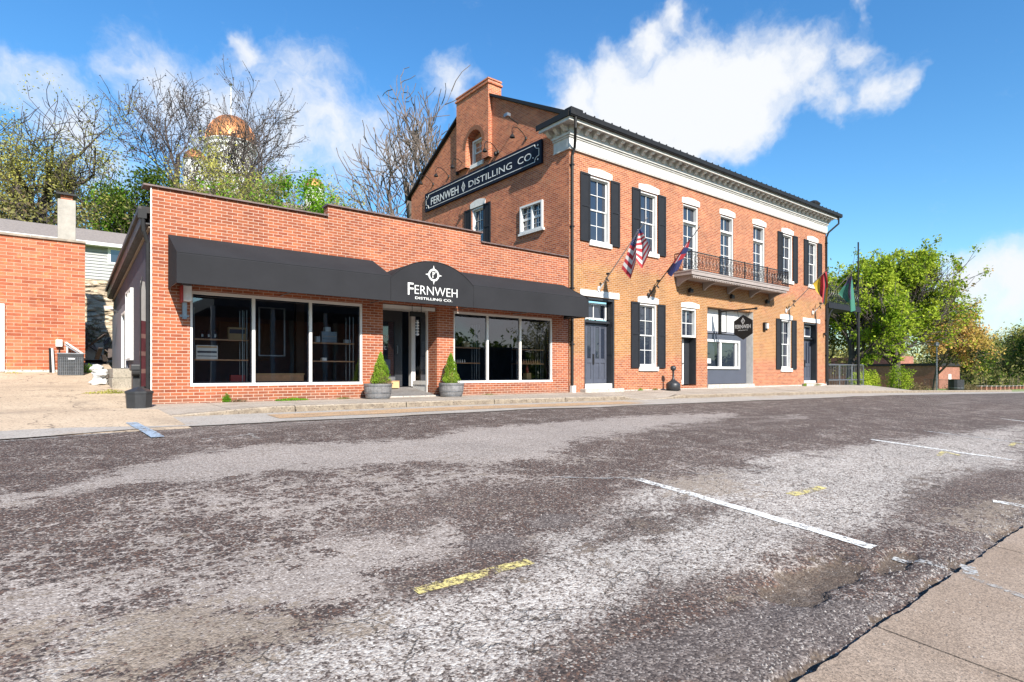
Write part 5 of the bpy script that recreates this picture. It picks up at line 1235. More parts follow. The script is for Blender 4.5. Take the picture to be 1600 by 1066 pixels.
pbox(2.70, 3.16, .33, .66, 'paper', 'pale printed box on the lower shelf of the leftmost pane', stripe_=((.82,.95),(.45,.6),(.2,.26)))
pbox(3.40, 3.80, .82, 1.12, 'cardboard', 'brown printed box on the upper shelf of the leftmost pane', stripe_=((.1,.3),(.5,.85)))
for i, x in enumerate((2.82, 2.96, 3.10)):
    e = empty('jar', (x, 15.45, .82), ('left one of three small dark jars on the upper shelf of the leftmost pane', 'middle one of three small dark jars on the upper shelf of the leftmost pane', 'right one of three small dark jars, nearest the brown printed box')[i], 'jar', 'three dark jars')
    MB().lathe((x, 15.45, .82), [(.045,0),(.05,.02),(.05,.15),(.035,.18),(.035,.2)], 10).build('glass_body', M['pane'], e); MB().box(x-.02, x+.02, 15.385, 15.398, .86, .93).build('label', M['sign_white'], e)
pbox(5.70, 6.12, .83, 1.12, 'steel', 'grey metal box on the upper shelf left of the entrance', stripe_=((.55,.58),(.3,.33)))
pbox(5.80, 5.95, 1.122, 1.24, 'paper', 'small white box on top of the grey metal box'); pbox(6.36, 6.52, .83, .92, 'paper', 'small white packet at the right end of the upper shelf left of the entrance')
pbox(5.56, 5.66, .83, .98, 'paper', 'small white card box left of the grey metal box'); pbox(5.72, 5.84, .33, .41, 'paper', 'tiny white box on the lower shelf left of the entrance')
pbox(10.28, 10.5, .82, 1.0, 'cardboard', 'small brown box on the upper shelf just right of the entrance')
e = empty('wooden_bench', (4.65, 15.5, -.3), 'low brown wooden chest standing inside behind the middle left pane', 'wooden chest'); MB().box(4.0, 5.2, 15.35, 15.75, -.6, -.04).build('chest', M['wood_shelf'], e); MB().box(3.97, 5.22, 15.33, 15.77, -.04, -.01).build('lid', M['cardboard'], e)
pbox(3.45, 3.78, -.30, -.05, 'red', 'dark red case on the floor behind the leftmost pane')
for i in range(5):
    x = 9.98+i*.085; e = empty('figurine', (x, 15.45, .33), None, 'figurine', 'row of little white figurines on the lower shelf right of the entrance'); e['label'] = 'little white figurine in the row on the lower shelf right of the entrance'
    MB().lathe((x, 15.45, .33), [(.02,0),(.024,.03),(.01,.05),(.018,.07),(.004,.10)], 7).build('body', M['paper'], e)
for i in range(11):
    x = 12.44+i*.105; e = empty('bottle', (x, 15.45, .33), 'small dark bottle in the row on the lower shelf of the rightmost pane', 'bottle', 'row of bottles behind the rightmost pane')
    MB().lathe((x, 15.45, .33), [(.03,0),(.032,.06),(.012,.09),(.012,.12)], 8).build('glass_body', M['wood_shelf'], e); MB().lathe((x, 15.45, .45), [(.014,0),(.014,.015)], 6).build('cap', M['paper'], e)
e = empty('candle_holder', (12.95, 15.5, -.3), 'red glass ornament on a brown stand behind the rightmost pane', 'ornament'); MB().box(12.85, 13.05, 15.4, 15.6, -.6, 0).build('stand', M['cardboard'], e); MB().lathe((12.95, 15.5, .002), [(.05,0),(.06,.1),(.03,.2),(.05,.28)], 10).build('red_vase', M['red'], e)
e = empty('wall_frame', (4.4, 17, 1.0), 'large empty white rectangular frame standing inside behind the second shop pane', 'picture frame')
q = MB(); q.box(4.3,4.34,16.2,16.22,.45,1.75); q.box(4.95,4.99,16.2,16.22,.45,1.75); q.box(4.34,4.95,16.2,16.22,.45,.48); q.box(4.34,4.95,16.2,16.22,1.72,1.75); q.build('frame', M['steel'], e)
e = empty('cardboard_box', (7.8, 16.3, -.45), 'brown cardboard box on the floor by the dark entrance door', 'cardboard box'); MB().box(7.98, 8.42, 16.22, 16.5, -.46, -.25).build('carton', M['cardboard'], e); MB().box(7.97,8.43,16.21,16.51,-.25,-.24).build('lid', M['wood_shelf'], e)
# ------------------------------------------------------------------ barrel planters with clipped conifers
def planter(x, y, z, lab):
    e = empty('barrel_planter', (x, y, z), lab, 'planter', 'barrel planters either side of the shop door')
    MB().lathe((x, y, z), [(.30,0),(.335,.10),(.36,.22),(.372,.40),(.34,.40),(.33,.33)], 28).build('barrel', M['barrel'], e, smooth=False)
    h = MB()
    for zz, r, w in ((.03, .322, .035), (.14, .350, .035), (.33, .376, .035)): h.lathe((x, y, z+zz), [(r, 0), (r+.004, w)], 28)
    h.build('hoop', M['steel'], e); MB().lathe((x, y, z+.32), [(.33, 0), (.2, .03), (.0, .04)], 16).build('soil', M['dirt'], e)
    return e
def leafquad(mb, p, s, rng, mi=0, asp=.6, up=0):
    a = Vector((rng.gauss(0,1), rng.gauss(0,1), rng.gauss(0,1)+up)); a = a.normalized() if a.length > 1e-6 else Vector((0,0,1))
    b = a.cross(Vector((rng.gauss(0,1), rng.gauss(0,1), rng.gauss(0,1)))); b = b.normalized() if b.length > 1e-6 else a.orthogonal()
    a *= s; b *= s*asp; i = len(mb.v); p = Vector(p)
    mb.v += [tuple(p-a*.5), tuple(p+b*.5), tuple(p+a*.6), tuple(p-b*.5)]; mb.f.append((i, i+1, i+2, i+3)); mb.mi.append(mi)
def topiary(x, y, z, h, r, lab, seed, dry):
    rng = random.Random(seed); e = empty('conifer_shrub', (x, y, z), lab, 'shrub', 'conical shrubs in the barrels')
    MB().tube([(x, y, z-.02), (x, y, z+h*.8)], [.02, .006], 6).build('stem', M['bark'], e)
    mb = MB()
    for i in range(7500):
        t = rng.random()**1.35; ang = rng.uniform(0, 6.283); rr = r*(1-t)**.72*(1+.9*mnoise.noise(Vector((math.cos(ang)*1.6, math.sin(ang)*1.6, t*4.5+seed*7)))*.5+.10*math.sin(ang*7+t*19))*(min(1, .6+t*4))*rng.uniform(.5, 1.1)
        leafquad(mb, (x+rr*math.cos(ang), y+rr*math.sin(ang), z+.02+t*h), rng.uniform(.018, .045), rng, 0, .4, 2.2)
    mb.build('foliage', M['leaf_conifer'], e, fixn=False)
    dm_ = MB()
    for i in range(dry):
        ang = rng.uniform(-2.6, -.2); t = rng.random()**2; rr = r*(1.05-t*.6)*rng.uniform(.8, 1.15)
        leafquad(dm_, (x+rr*math.cos(ang)+.03, y+rr*math.sin(ang), z+.0+t*h*.45), rng.uniform(.03, .07), rng, 0, .25)
    dm_.build('dry_stems', M['leaf_tan'], e, fixn=False); return e
planter(6.87, 14.45, -.685, 'weathered grey half barrel planter left of the shop entrance'); planter(9.22, 14.5, -.69, 'weathered grey half barrel planter right of the shop entrance')
topiary(6.95, 14.45, -.30, .84, .25, 'green conical conifer with dry blooms in the left barrel', 1, 420); topiary(9.2, 14.5, -.32, .88, .245, 'green conical conifer in the right barrel', 2, 160)
# ------------------------------------------------------------------ by the drive
e = empty('splash_box', (1.46, 14.4, -.72), 'low octagonal dark plastic cover with a peaked lid at the shop corner', 'plastic cover')
def octa(c, rx, ry, z): return [(c[0]+rx*math.cos(math.pi/8+i*math.pi/4), c[1]+ry*math.sin(math.pi/8+i*math.pi/4), z) for i in range(8)]
def octbox(name, c, lv, mat, par):
    mb = MB(); rings = [octa(c, rx, ry, z) for rx, ry, z in lv]
    for A_, B_ in zip(rings, rings[1:]):
        for i in range(8): mb.poly([A_[i], A_[(i+1) % 8], B_[(i+1) % 8], B_[i]])
    mb.poly(rings[-1]); return mb.build(name, mat, par, bevel=.006)
octbox('tub', (1.45, 14.38), [(.235,.235,-.73),(.255,.255,-.42)], M['plastic'], e); octbox('lid', (1.45, 14.38), [(.27,.27,-.425),(.27,.27,-.38),(.05,.05,-.29)], M['plastic'], e)
e = empty('waste_stand', (1.55, 16.9, -.6), 'tall narrow black plastic stand against the side wall of the shop', 'plastic stand')
MB().box(1.48, 1.72, 15.9, 16.2, -.65, .05).build('body', M['plastic'], e, bevel=.02); MB().box(1.44, 1.72, 15.85, 16.25, .05, .20).build('head', M['plastic'], e, bevel=.03); MB().tube([(1.46, 15.84, .0), (1.70, 15.84, .0)], .07, 12).build('knob', M['black'], e)
e = empty('feather_banner', (1.62, 15.9, -.6), 'tall faded red and white banner hanging against the dark side wall', 'banner')
q = MB(); nn = 24
for i in range(nn):
    def bp(t): 
        z = 2.05-2.35*t; w = .30+.18*math.sin(min(1, t*1.1)*math.pi*.9); return 16.02+.05*math.sin(t*7), 16.02+w, z
    a, b = bp(i/nn), bp((i+1)/nn); mi = 0 if i < 9 else (1 if i % 4 else 2)
    f1 = lambda w: (1.56+.155*(w-16.02)/.45, 15.25+.22*(w-16.02)/.45)
    q.poly([(*f1(a[0]), a[2]), (*f1(a[1]), a[2]), (*f1(b[1]), b[2]), (*f1(b[0]), b[2])], mi)
q.build('cloth', [F_wht, pm('faded_maroon', (.20,.045,.06), .8), pm('faded_rose', (.42,.22,.20), .8)], e, fixn=False); MB().tube([(1.56,15.24,-.6),(1.56,15.24,1.9),(1.6,15.3,2.15)], .012, 6).build('pole', M['black'], e)
for i, (a, b, c, d) in enumerate(((18.7, 19.4, -.42, .12), (19.4, 20.4, -.38, .14))):
    pass
e = empty('concrete_step', (1.5, 19.8, -.4), 'tan concrete block steps below the white side door', 'steps')
MB().box(1.28, 1.74, 18.75, 20.9, -.48, -.14).build('lower_block', M['block'], e, bevel=.01); MB().box(1.30, 1.74, 18.78, 21.5, -.135, .12).build('upper_block', M['block'], e, bevel=.01)
e = empty('plastic_sack', (1.02, 20, -.4), 'heap of crumpled white plastic sacks beside the block steps', 'sacks')
for k, (cx_, cz, r) in enumerate(((1.08, -.26, .2), (1.10, -.02, .18), (1.02, .12, .15))):
    mb = MB(); rng = random.Random(k); i0 = 0; n = 22; m2 = 14
    for a in range(m2+1):
        for b in range(n):
            th = math.pi*a/m2; ph = 2*math.pi*b/n; rr = r*(1+.45*mnoise.noise(Vector((math.cos(ph)*2.6, math.sin(ph)*2.6, th*2.6+k*9)))+.2*mnoise.noise(Vector((math.cos(ph)*6, math.sin(ph)*6, th*6))))
            mb.v.append((cx_+rr*math.sin(th)*math.cos(ph), 20.0+rr*1.3*math.sin(th)*math.sin(ph), cz+rr*.72*math.cos(th)))
    for a in range(m2):
        for b in range(n): mb.f.append((a*n+b, a*n+(b+1) % n, (a+1)*n+(b+1) % n, (a+1)*n+b)); mb.mi.append(0)
    mb.build('sack', M['white'], e, smooth=True)
e = empty('wall_light', (1.7, 22.6, 2.1), 'small white flood light on the dark side wall', 'flood light'); MB().tube([(1.72,22.6,1.95),(1.5,22.5,2.05)], .03, 6).build('arm', M['steel'], e); MB().obox((1.44,22.45,2.07), (.2,.12,.08), .3).build('lamp_head', M['white'], e)
# ------------------------------------------------------------------ left brick building
L = empty('brick_garage', (-5, 24, 0), 'red orange brick building with a concrete chimney at the left edge', 'building')
q = MB(); q.box(-14, .90, 24, 25.2, .10, 4.30); q.build('brick_wall', M['left_brick'], L)
MB().box(-14, .88, 23.97, 25.1, -.3, .10).build('foundation', M['found'], L)
q = MB(); x = -14
while x < .9: q.box(x, min(x+.9, .93)-.01, 23.93, 24.5, 4.30, 4.30+.07); x += .9
q.box(-14, .92, 24.5, 25.25, 4.30, 4.34); q.build('parapet_cap', pm('stone_cap', (.40,.33,.26), .9, var=.35, scale=3, bmp=.5), L)
ch = MB().box(.18, .66, 24.15, 24.65, 4.36, 5.72).build('chimney', pm('render', (.50,.46,.40), .9, var=.2, scale=3, bmp=.4), L, bevel=.02)
MB().box(.26, .58, 24.22, 24.58, 5.72, 5.86).build('flue', M['left_brick'], ch); MB().box(.14, .70, 24.1, 24.7, 5.86, 5.92).build('chimney_cap', M['roof_metal'], ch)
MB().box(-1.9, -1.12, 23.93, 23.99, .05, 2.15).build('white_door', M['white'], L)
e = empty('air_conditioner', (.5, 23, -.15), 'dark grey air conditioning unit standing in front of the left brick wall', 'air conditioner')
MB().box(.17, .83, 22.95, 23.6, -.10, .60).build('casing', M['plastic'], e, bevel=.02)
q = MB()
for i in range(14): q.box(.20+i*.0465, .206+i*.0465, 22.93, 22.949, -.06, .5)
for i in range(12): q.box(.20, .81, 22.925, 22.93, -.05+i*.047, -.045+i*.047)
q.build('grille', M['steel'], e); MB().box(.15, .85, 22.93, 23.62, .60, .63).build('top_plate', M['steel'], e); MB().box(.43, .60, 22.915, 22.925, .43, .47).build('badge', M['paper'], e); MB().box(.14,.86,22.95,23.6,-.16,-.105).build('base', M['black'], e)
e = empty('electric_box', (.45, 23.9, .9), 'small beige electrical box with conduit on the left brick wall', 'electrical box'); MB().box(.13, .30, 23.85, 23.99, .86, 1.08).build('box', M['cream'], e); MB().tube([(.22, 23.95, .86), (.22, 23.93, .3), (.3, 23.7, .2)], .014, 6).build('conduit', M['black'], e)
e = empty('leaning_boards', (.6, 23.6, .6), 'weathered pipes and boards leaning behind the air conditioner', 'boards'); MB().beam((.38,23.75,1.0),(.85,23.72,.62),.07,.05).build('board', M['soffit'], e); MB().beam((.36,23.8,.92),(.80,23.78,.60),.05,.04).build('board', M['steel'], e); MB().beam((.42,23.85,.60),(.42,23.85,1.0),.1,.05).build('post', M['soffit'], e)
e = empty('standing_pipe', (.05, 23.8, 0), 'white and dark downpipe standing left of the air conditioner', 'pipe'); MB().tube([(.08, 23.9, -.1), (.04, 23.9, .80)], .035, 8).build('pipe', M['white'], e); MB().tube([(.0, 23.88, -.1), (-.02, 23.88, .80)], .03, 8).build('dark_pipe', M['black'], e)
# white sided house above the bank
H = empty('white_house', (-3, 36, 4), 'white weatherboarded house with a grey shingle roof behind the garage', 'house')
q = MB(); z = 3.2
while z < 6.45: q.prism([(36.0, z), (36.0-.05, z), (36.0-.006, z+.15), (36.0, z+.15)], 'x', -14, 8); z += .153
q.box(-14, 8, 36.0, 36.2, 3.0, 6.5)
q.build('siding', M['siding'], H); q = MB(); q.prism([(35.6, 6.50), (39.8, 7.95), (44, 6.5), (44, 6.4), (39.8, 7.85), (35.6, 6.40)], 'x', -14, 8.3); q.build('roof', M['shingle'], H)
MB().box(-14, 8.3, 35.50, 35.6, 6.36, 6.52).box(-14, 8.2, 35.6, 36, 6.36, 6.4).build('gutter', M['white'], H)
q = MB(); q.box(2.28, 2.40, 35.93, 36, 5.55, 6.38); q.box(3.25, 3.37, 35.93, 36, 5.55, 6.38); q.box(2.4, 3.25, 35.93, 36, 5.55, 5.65); q.box(2.4, 3.25, 35.93, 36, 6.28, 6.38); o = q.build('window', M['white'], H); MB().box(2.4, 3.25, 35.95, 35.955, 5.65, 6.28).build('pane', M['pane'], o)
e = empty('stone_wall', (3, 28.6, .3), 'tall tan rubble stone retaining wall behind the drive', 'stone wall')
m, t, b = nodes('rubble_stone'); p = pos(t); v = t.nodes.new('ShaderNodeTexVoronoi'); v.inputs['Scale'].default_value = 3.2; mp = t.nodes.new('ShaderNodeMapping'); mp.inputs['Scale'].default_value = (1,1,2.2); t.links.new(p, mp.inputs[0]); t.links.new(mp.outputs[0], v.inputs['Vector'])
sp = t.nodes.new('ShaderNodeSeparateColor'); t.links.new(v.outputs['Color'], sp.inputs[0]); cc = mixc(t, sp.outputs[0], (.80,.62,.40), (1.1,.92,.66)); cc = mixc(t, mr(t, v.outputs['Distance'], .32, .55, 0, .6), cc, (.34,.26,.18)); cc = mixc(t, mr(t, nz(t, p, 2, 8, .75), .45, .65, 0, .4), cc, (.45,.36,.26))
t.links.new(cc, b.inputs['Base Color']); b.inputs['Roughness'].default_value = .95; bump(t, b, mth(t, 'ADD', mth(t, 'MULTIPLY', v.outputs['Distance'], -2), nz(t, p, 8, 6, .7)), .9, .08)
q = MB(); xs2 = frange(.95, 4.2, .12); zs2 = frange(.1, 3.7, .12)
for i in range(len(xs2)-1):
    for j in range(len(zs2)-1):
        P = lambda a, b_: (max(a, .98+.45*max(0, (2.4-b_))/2.4*0.9), 28.55+.10*mnoise.fractal(Vector((a*1.3, b_*1.8, 0)), .8, 2, 4), b_)
        q.poly([P(xs2[i], zs2[j]), P(xs2[i+1], zs2[j]), P(xs2[i+1], zs2[j+1]), P(xs2[i], zs2[j+1])])
q.box(.9, 14, 28.75, 29.2, 0, 3.75); q.build('masonry', m, e, fixn=False)
e = empty('rubbish_pile', (.9, 27, .3), 'dark heap of planks and debris in the gap behind the garage', 'debris'); rng = random.Random(3); q = MB()
for i in range(26): a = Vector((rng.uniform(.6, 1.9), rng.uniform(26, 28.2), rng.uniform(.15, 1.0))); q.beam(a, a+Vector((rng.uniform(-.6,.6), rng.uniform(-.6,.6), rng.uniform(-.1,.7))), rng.uniform(.05,.2), rng.uniform(.02,.05))
q.box(.9, 1.7, 27.5, 28.3, .2, .7); q.build('plank', M['bark_dark'], e)
MB().box(.95, 1.6, 27.3, 27.4, .5, 1.15).build('grey_board', M['steel'], e)
# kerb-side small things
e = empty('smoking_post', (19.75, 14.35, -.7), 'black smokers outpost with a round base and thin neck by the brick front', 'ash bin')
MB().lathe((19.72, 14.4, -.70), [(.25,0),(.28,.03),(.28,.24),(.25,.30),(.15,.37),(.07,.43),(.042,.50),(.038,.76),(.06,.80),(.105,.83),(.115,.90),(.09,.97),(.03,1.0)], 20).build('body', M['plastic'], e, smooth=True); MB().lathe((19.72,14.4,-.70), [(.30,-.0),(.30,.03)], 20).build('base', M['black'], e)
# ------------------------------------------------------------------ ramp with rail beyond the building
e = empty('ramp_railing', (36.5, 14.3, -.9), 'grey steel pipe railing along the white concrete ramp at the far end', 'railing')
q = MB()
for z in (.5, -.42, -.75): q.tube([(34.95, 15.0, z), (40.1, 15.0, z)], .028, 6)
for x in (34.95, 36.65, 38.4, 40.1): q.tube([(x, 15.0, -.95), (x, 15.0, .5)], .032, 6)
for i in range(1, 46):
    x = 34.95+i*.112; q.tube([(x, 15.0, -.75), (x, 15.0, -.42)] if i % 2 else [(x, 15.0, -.42), (x, 15.0, .5)], .005, 3)
for z in (.5, -.42): q.tube([(40.1, 15.0, z), (40.1, 20, z)], .028, 6)
q.build('rails', M['steel'], e)
e = empty('concrete_ramp', (36.5, 15, -1), 'white painted concrete ramp edge under the grey railing', 'ramp'); MB().box(34.9, 39.9, 14.9, 20, -1.25, -.86).build('slab', M['found'], e, bevel=.01)
e = empty('patio_table', (35.7, 15.6, -.84), 'small dark red board and table behind the ramp railing', 'table'); MB().box(35.2, 35.75, 15.2, 15.3, -.1, .4).build('board', pm('maroon', (.07,.02,.02), .6), e); MB().tube([(35.5,15.25,-.84),(35.5,15.25,-.1)], .03, 6).build('leg', M['black'], e)
# ------------------------------------------------------------------ trees
def tree(name, base, h, r0, seed, label, cat, bark, leafm=None, nleaf=0, lsize=.12, levels=4, spread=.9, trunkf=.35, lean=(0,0), kids_=(7,6,5,4), up=.18, droop=0, group=None, crownw=None, twig=.01, leafasp=.6, trunks=1, lo=.3, leafspread=.25, gnarl=.16, clump=.0, cs=.45, osplit=None):
    rng = random.Random(seed); base = Vector(base); tb = MB(); cbm = MB(); tips = []
    def grow(p, d, L, r, lv):
        n = 5 if lv < 2 else (4 if lv < 3 else 3); pts = [p.copy()]; rad = [r]; q = p.copy(); dd = d.copy()
        for i in range(n):
            dd = (dd + Vector((rng.gauss(0,1), rng.gauss(0,1), rng.gauss(0,1)))*gnarl*(1 if lv else .45) + Vector((0,0,up if lv else .05)) + Vector((0,0,-droop*lv*.3))).normalized()
            q = q+dd*L/n; pts.append(q.copy()); rad.append(max(twig*.6, r*(1-.72*(i+1)/n)) if lv else max(twig, r*(1-.62*(i+1)/n)))
        (tb if lv < 2 else cbm).tube(pts, rad, 7 if lv == 0 else (5 if lv == 1 else 3), 0, cap=False)
        if lv >= levels-1:
            tips.extend(pts[1:]); return
        if lv >= levels-2: tips.extend(pts[2:])
        k = kids_[min(lv, len(kids_)-1)]
        for j in range(k):
            t = (trunkf+(1-trunkf)*(j+rng.random())/k) if lv == 0 else (.2+.8*(j+rng.random())/k)
            x = t*n; i = min(int(x), n-1); f = x-i; pp = pts[i].lerp(pts[i+1], f); rr = rad[i]*(1-f)+rad[i+1]*f
            ax = (pts[i+1]-pts[i]).normalized(); side = ax.orthogonal().normalized(); ang = rng.uniform(0, 6.283)
            side = Matrix.Rotation(ang, 3, ax) @ side
            a = rng.uniform(.45, 1.0)*spread
            nd = (ax*math.cos(a)+side*math.sin(a)).normalized()
            nl = L*(rng.uniform(.5, .78) if lv else (rng.uniform(.42, .62)*(1.15-.4*t) if crownw is None else rng.uniform(.5, .62)*crownw*(1.15-.75*t)))
            grow(pp, nd, nl, max(twig, rr*rng.uniform(.45, .7)), lv+1)
    for k in range(trunks):
        off = Vector((rng.uniform(-.5,.5), rng.uniform(-.5,.5), 0))*(0 if trunks == 1 else 1)
        ln = Vector((lean[0]+(rng.uniform(-.28,.28) if trunks > 1 else 0), lean[1]+(rng.uniform(-.2,.2) if trunks > 1 else 0), 1)).normalized()
        grow(base+off, ln, h*.72*(1 if k == 0 else rng.uniform(.7, 1)), r0*(1 if trunks == 1 else .7), 0)
    e = empty(name, tuple(base), label, cat, group)
    tb.build('trunk', bark, e, smooth=True, fixn=False); cbm.build('branches', bark, e, fixn=False)
    if leafm is not None and nleaf:
        lm = MB(); ms = leafm if isinstance(leafm, list) else [leafm]
        z0, z1 = min(t.z for t in tips), max(t.z for t in tips)
        cnt = 0; tries = 0
        while cnt < nleaf and tries < nleaf*6:
            tries += 1
            t = rng.choice(tips)
            if clump and mnoise.noise(t*cs+Vector((seed*1.7, 0, 0))) < clump*(.6+.8*rng.random())-.12: continue
            cnt += 1; p = t+Vector((rng.gauss(0,1), rng.gauss(0,1), rng.gauss(0,1)))*leafspread
            mi = 0
            if osplit is not None:
                rt = (p-base).dot(Vector((.784, -.621, -.25)))+2.2*mnoise.noise(p*.35)+rng.gauss(0, 1); mi = 1 if rt > osplit else 0
            elif len(ms) > 1: mi = 1 if mnoise.noise(p*.22+Vector((seed, 0, 0)))+.25*rng.gauss(0, 1)*.6 > .12 else 0
            leafquad(lm, p, lsize*rng.uniform(.6, 1.4), rng, mi, leafasp)
        lm.build('crown', ms, e, fixn=False)
    return e
TG = 'trees on the bank behind the shop'
tree('budding_tree', (-1.0, 56, 5.5), 16.0, .75, 11, 'big leaning multi-stemmed tree with pale yellow green buds at the far left', 'tree', M['bark_dark'], [M['leaf_yellow'], M['leaf_olive']], 23000, .14, 4, 1.15, .22, (-.10, 0), (8,6,5,4), .10, trunks=3, group=TG, leafspread=.36, gnarl=.27, twig=.032, clump=.22, cs=.38)
tree('budding_tree', (2.9, 56, 6), 10.5, .34, 12, 'thin tree with sparse yellow buds between the leaning tree and the bare pair', 'tree', M['bark_dark'], [M['leaf_yellow'], M['bark']], 2200, .15, 4, 1.0, .25, (.05, 0), (7,6,5,4), .16, group=TG, leafspread=.35, gnarl=.24, twig=.028, clump=.2)
tree('bare_tree', (7.7, 52, 6), 15.2, .40, 21, 'dark bare tree with dense twigs left of the copper dome', 'tree', M['bark_dark'], M['bark_dark'], 2600, .13, 5, .95, .35, (-.03, 0), (7,6,5,3), .13, group=TG, twig=.026, leafspread=.12, gnarl=.2)
tree('bare_tree', (9.3, 52, 6), 15.4, .40, 22, 'dark bare tree nearest the copper dome on its left side', 'tree', M['bark_dark'], M['bark_dark'], 2200, .13, 5, .9, .35, (.04, 0), (7,6,5,3), .13, group=TG, twig=.026, leafspread=.12, gnarl=.2)
tree('evergreen_tree', (5.2, 50, 5.8), 9.0, .25, 31, 'dense dark green tree below the dark bare pair', 'tree', M['bark_dark'], [M['leaf_dark'], M['leaf_bright']], 13000, .20, 3, 1.1, .1, (0,0), (16,10,6), .12, group=TG, leafspread=.45, clump=.1)
tree('young_tree', (9.2, 44, 4.5), 10.4, .16, 41, 'slender tree in pale new leaf right in front of the copper dome', 'tree', M['bark'], M['leaf_yellow'], 3000, .15, 4, .85, .3, (.03, 0), (8,6,5,4), .2, group=TG, leafspread=.25, twig=.012)
tree('young_tree', (10.6, 44, 4.5), 9.4, .16, 42, 'slender tree in pale new leaf at the right side of the dome drum', 'tree', M['bark'], [M['leaf_yellow'], M['leaf_bright']], 2600, .15, 4, .85, .3, (.1, 0), (8,6,5,4), .2, group=TG, leafspread=.3, twig=.012)
tree('bare_tree', (11.0, 47, 5), 11.2, .18, 43, 'thin bare tree rising right of the copper dome', 'tree', M['bark_dark'], None, 0, .1, 4, .7, .5, (.03, 0), (6,5,4,3), .25, group=TG, twig=.013)
tree('leafy_tree', (11.9, 39.5, 3.4), 9.3, .2, 51, 'bright green leafy tree just above the shop parapet', 'tree', M['bark'], M['leaf_bright'], 11000, .19, 4, .95, .2, (0,0), (10,7,5,4), .15, group=TG, leafspread=.3, clump=.1)
tree('leafy_tree', (10.2, 39, 3.3), 8.2, .18, 52, 'smaller green tree left of the bright green leafy one above the parapet', 'tree', M['bark'], [M['leaf_bright'], M['leaf_olive']], 4200, .16, 4, 1.0, .2, (0,0), (9,7,5,4), .15, group=TG, leafspread=.35)
tree('budding_tree', (18.6, 49, 5.4), 10.4, .16, 61, 'small tree with pale yellow buds left of the tall bare tree', 'tree', M['bark'], [M['leaf_yellow'], M['leaf_tan']], 4000, .16, 4, .9, .2, (0,0), (8,6,5,4), .2, group=TG, leafspread=.35, twig=.012)
tree('bare_tree', (23.6, 40.5, 3.2), 16.4, .62, 76, 'tall pale bare tree left of the gable', 'tree', M['bark'], None, 0, .1, 5, .80, .15, (-.10, .05), (6,5,4,3), .16, group=TG, trunks=2, twig=.045, gnarl=.20)
# undergrowth on the bank
def brush(name, boxes, mat, n, s, label, seed, cat='undergrowth'):
    rng = random.Random(seed); mb = MB()
    for (x0, x1, y0, y1, h, w) in boxes:
        for i in range(int(n*w)):
            x = rng.uniform(x0, x1); y = rng.uniform(y0, y1); k = .55+.5*mnoise.noise(Vector((x*.5, y*.5, seed)))+.15*mnoise.noise(Vector((x*2, y*2, seed)))
            z = terrain(x, y)+rng.random()**.8*h*max(.15, k*1.3); leafquad(mb, (x, y, z), s*rng.uniform(.5, 1.4), rng, 0 if rng.random() < .7 else 1, .5)
            if rng.random() < .05:
                p = Vector((x, y, terrain(x, y))); mb.tube([p, p+Vector((rng.uniform(-.6,.6), rng.uniform(-.3,.3), h*k*rng.uniform(.6, 1.1)))], [.03, .01], 3, 2, cap=False)
    o = mb.build(name, mat, fixn=False); return tag(o, label, cat, kind='stuff')
brush('undergrowth', [(-16, 4, 44, 54, 6.5, .45), (3, 15, 42, 50, 4.6, .40), (8, 24, 40, 46, 3.4, .3), (14, 30, 42, 54, 4.2, .3)], [M['leaf_olive'], M['leaf_tan'], M['bark_dark']], 22000, .24, 'tangled olive and brown undergrowth covering the bank behind the shop', 5)
brush('park_woods', [(62, 150, 52, 66, 9, 1), (108, 150, 44, 54, 7, .5), (150, 200, 40, 90, 15, .9)], [M['leaf_olive'], M['leaf_yellow'], M['bark']], 15000, .7, 'olive woods behind the park building', 16, 'woods')
brush('added_dark_woods', [(-160, 200, -84, -68, 10, 1)], [M['leaf_dark'], M['leaf_dark'], M['bark_dark']], 16000, 1.9, 'unseen dark woods added across the street to block the horizon glow', 15, 'woods')  # unseen belt added to hide the bright horizon mirrored in the windows
brush('vines', [(.4, 1.6, 28.2, 28.7, 3.3, .12)], [M['leaf_tan'], M['leaf_olive'], M['bark']], 6000, .10, 'dry vines hanging over the gap beside the stone wall', 6, 'vines')
# ------------------------------------------------------------------ domed courthouse
copper = pm('copper_sheet', (.85,.37,.15), .45, .7, var=.35, scale=.5, bmp=.1)
C = empty('courthouse', (26.5, 118, 16), 'white courthouse with a copper dome and flagpole high behind the trees', 'courthouse')
def dome(cx, cy, cz, r, h, n=32):
    return MB().lathe((cx, cy, cz), [(r, 0)]+[(r*math.cos(a), h*math.sin(a)) for a in [math.pi/2*k/12 for k in range(1, 12)]]+[(.25, h+.05)], n)
d = dome(26.47, 118.1, 42.6, 4.35, 5.4).build('dome', copper, C, smooth=True)
rb = MB()
for k in range(16):
    a = 2*math.pi*k/16; rb.tube([(26.47+4.39*math.cos(a)*math.cos(t), 118.1+4.39*math.sin(a)*math.cos(t), 42.6+5.44*math.sin(t)) for t in [math.pi/2*j/8 for j in range(9)]], .06, 4)
rb.build('rib', copper, d)
MB().lathe((26.47,118.1,36), [(4.1,0),(4.1,5.3),(4.5,5.5),(4.5,5.9),(4.15,6.0),(4.15,6.3),(4.6,6.5),(4.6,6.65)], 32).build('drum', M['white'], C)
q = MB()
for k in range(12):
    a = 2*math.pi*(k+.5)/12; q.obox((26.47+4.12*math.cos(a), 118.1+4.12*math.sin(a), 39.0), (.12, .75, 1.4), a)
q.build('drum_window', M['pane'], C)
MB().lathe((26.47,118.1,32), [(6.2,0),(6.2,3.4),(6.6,3.6),(6.6,4.0)], 8).build('drum_base', M['white'], C)
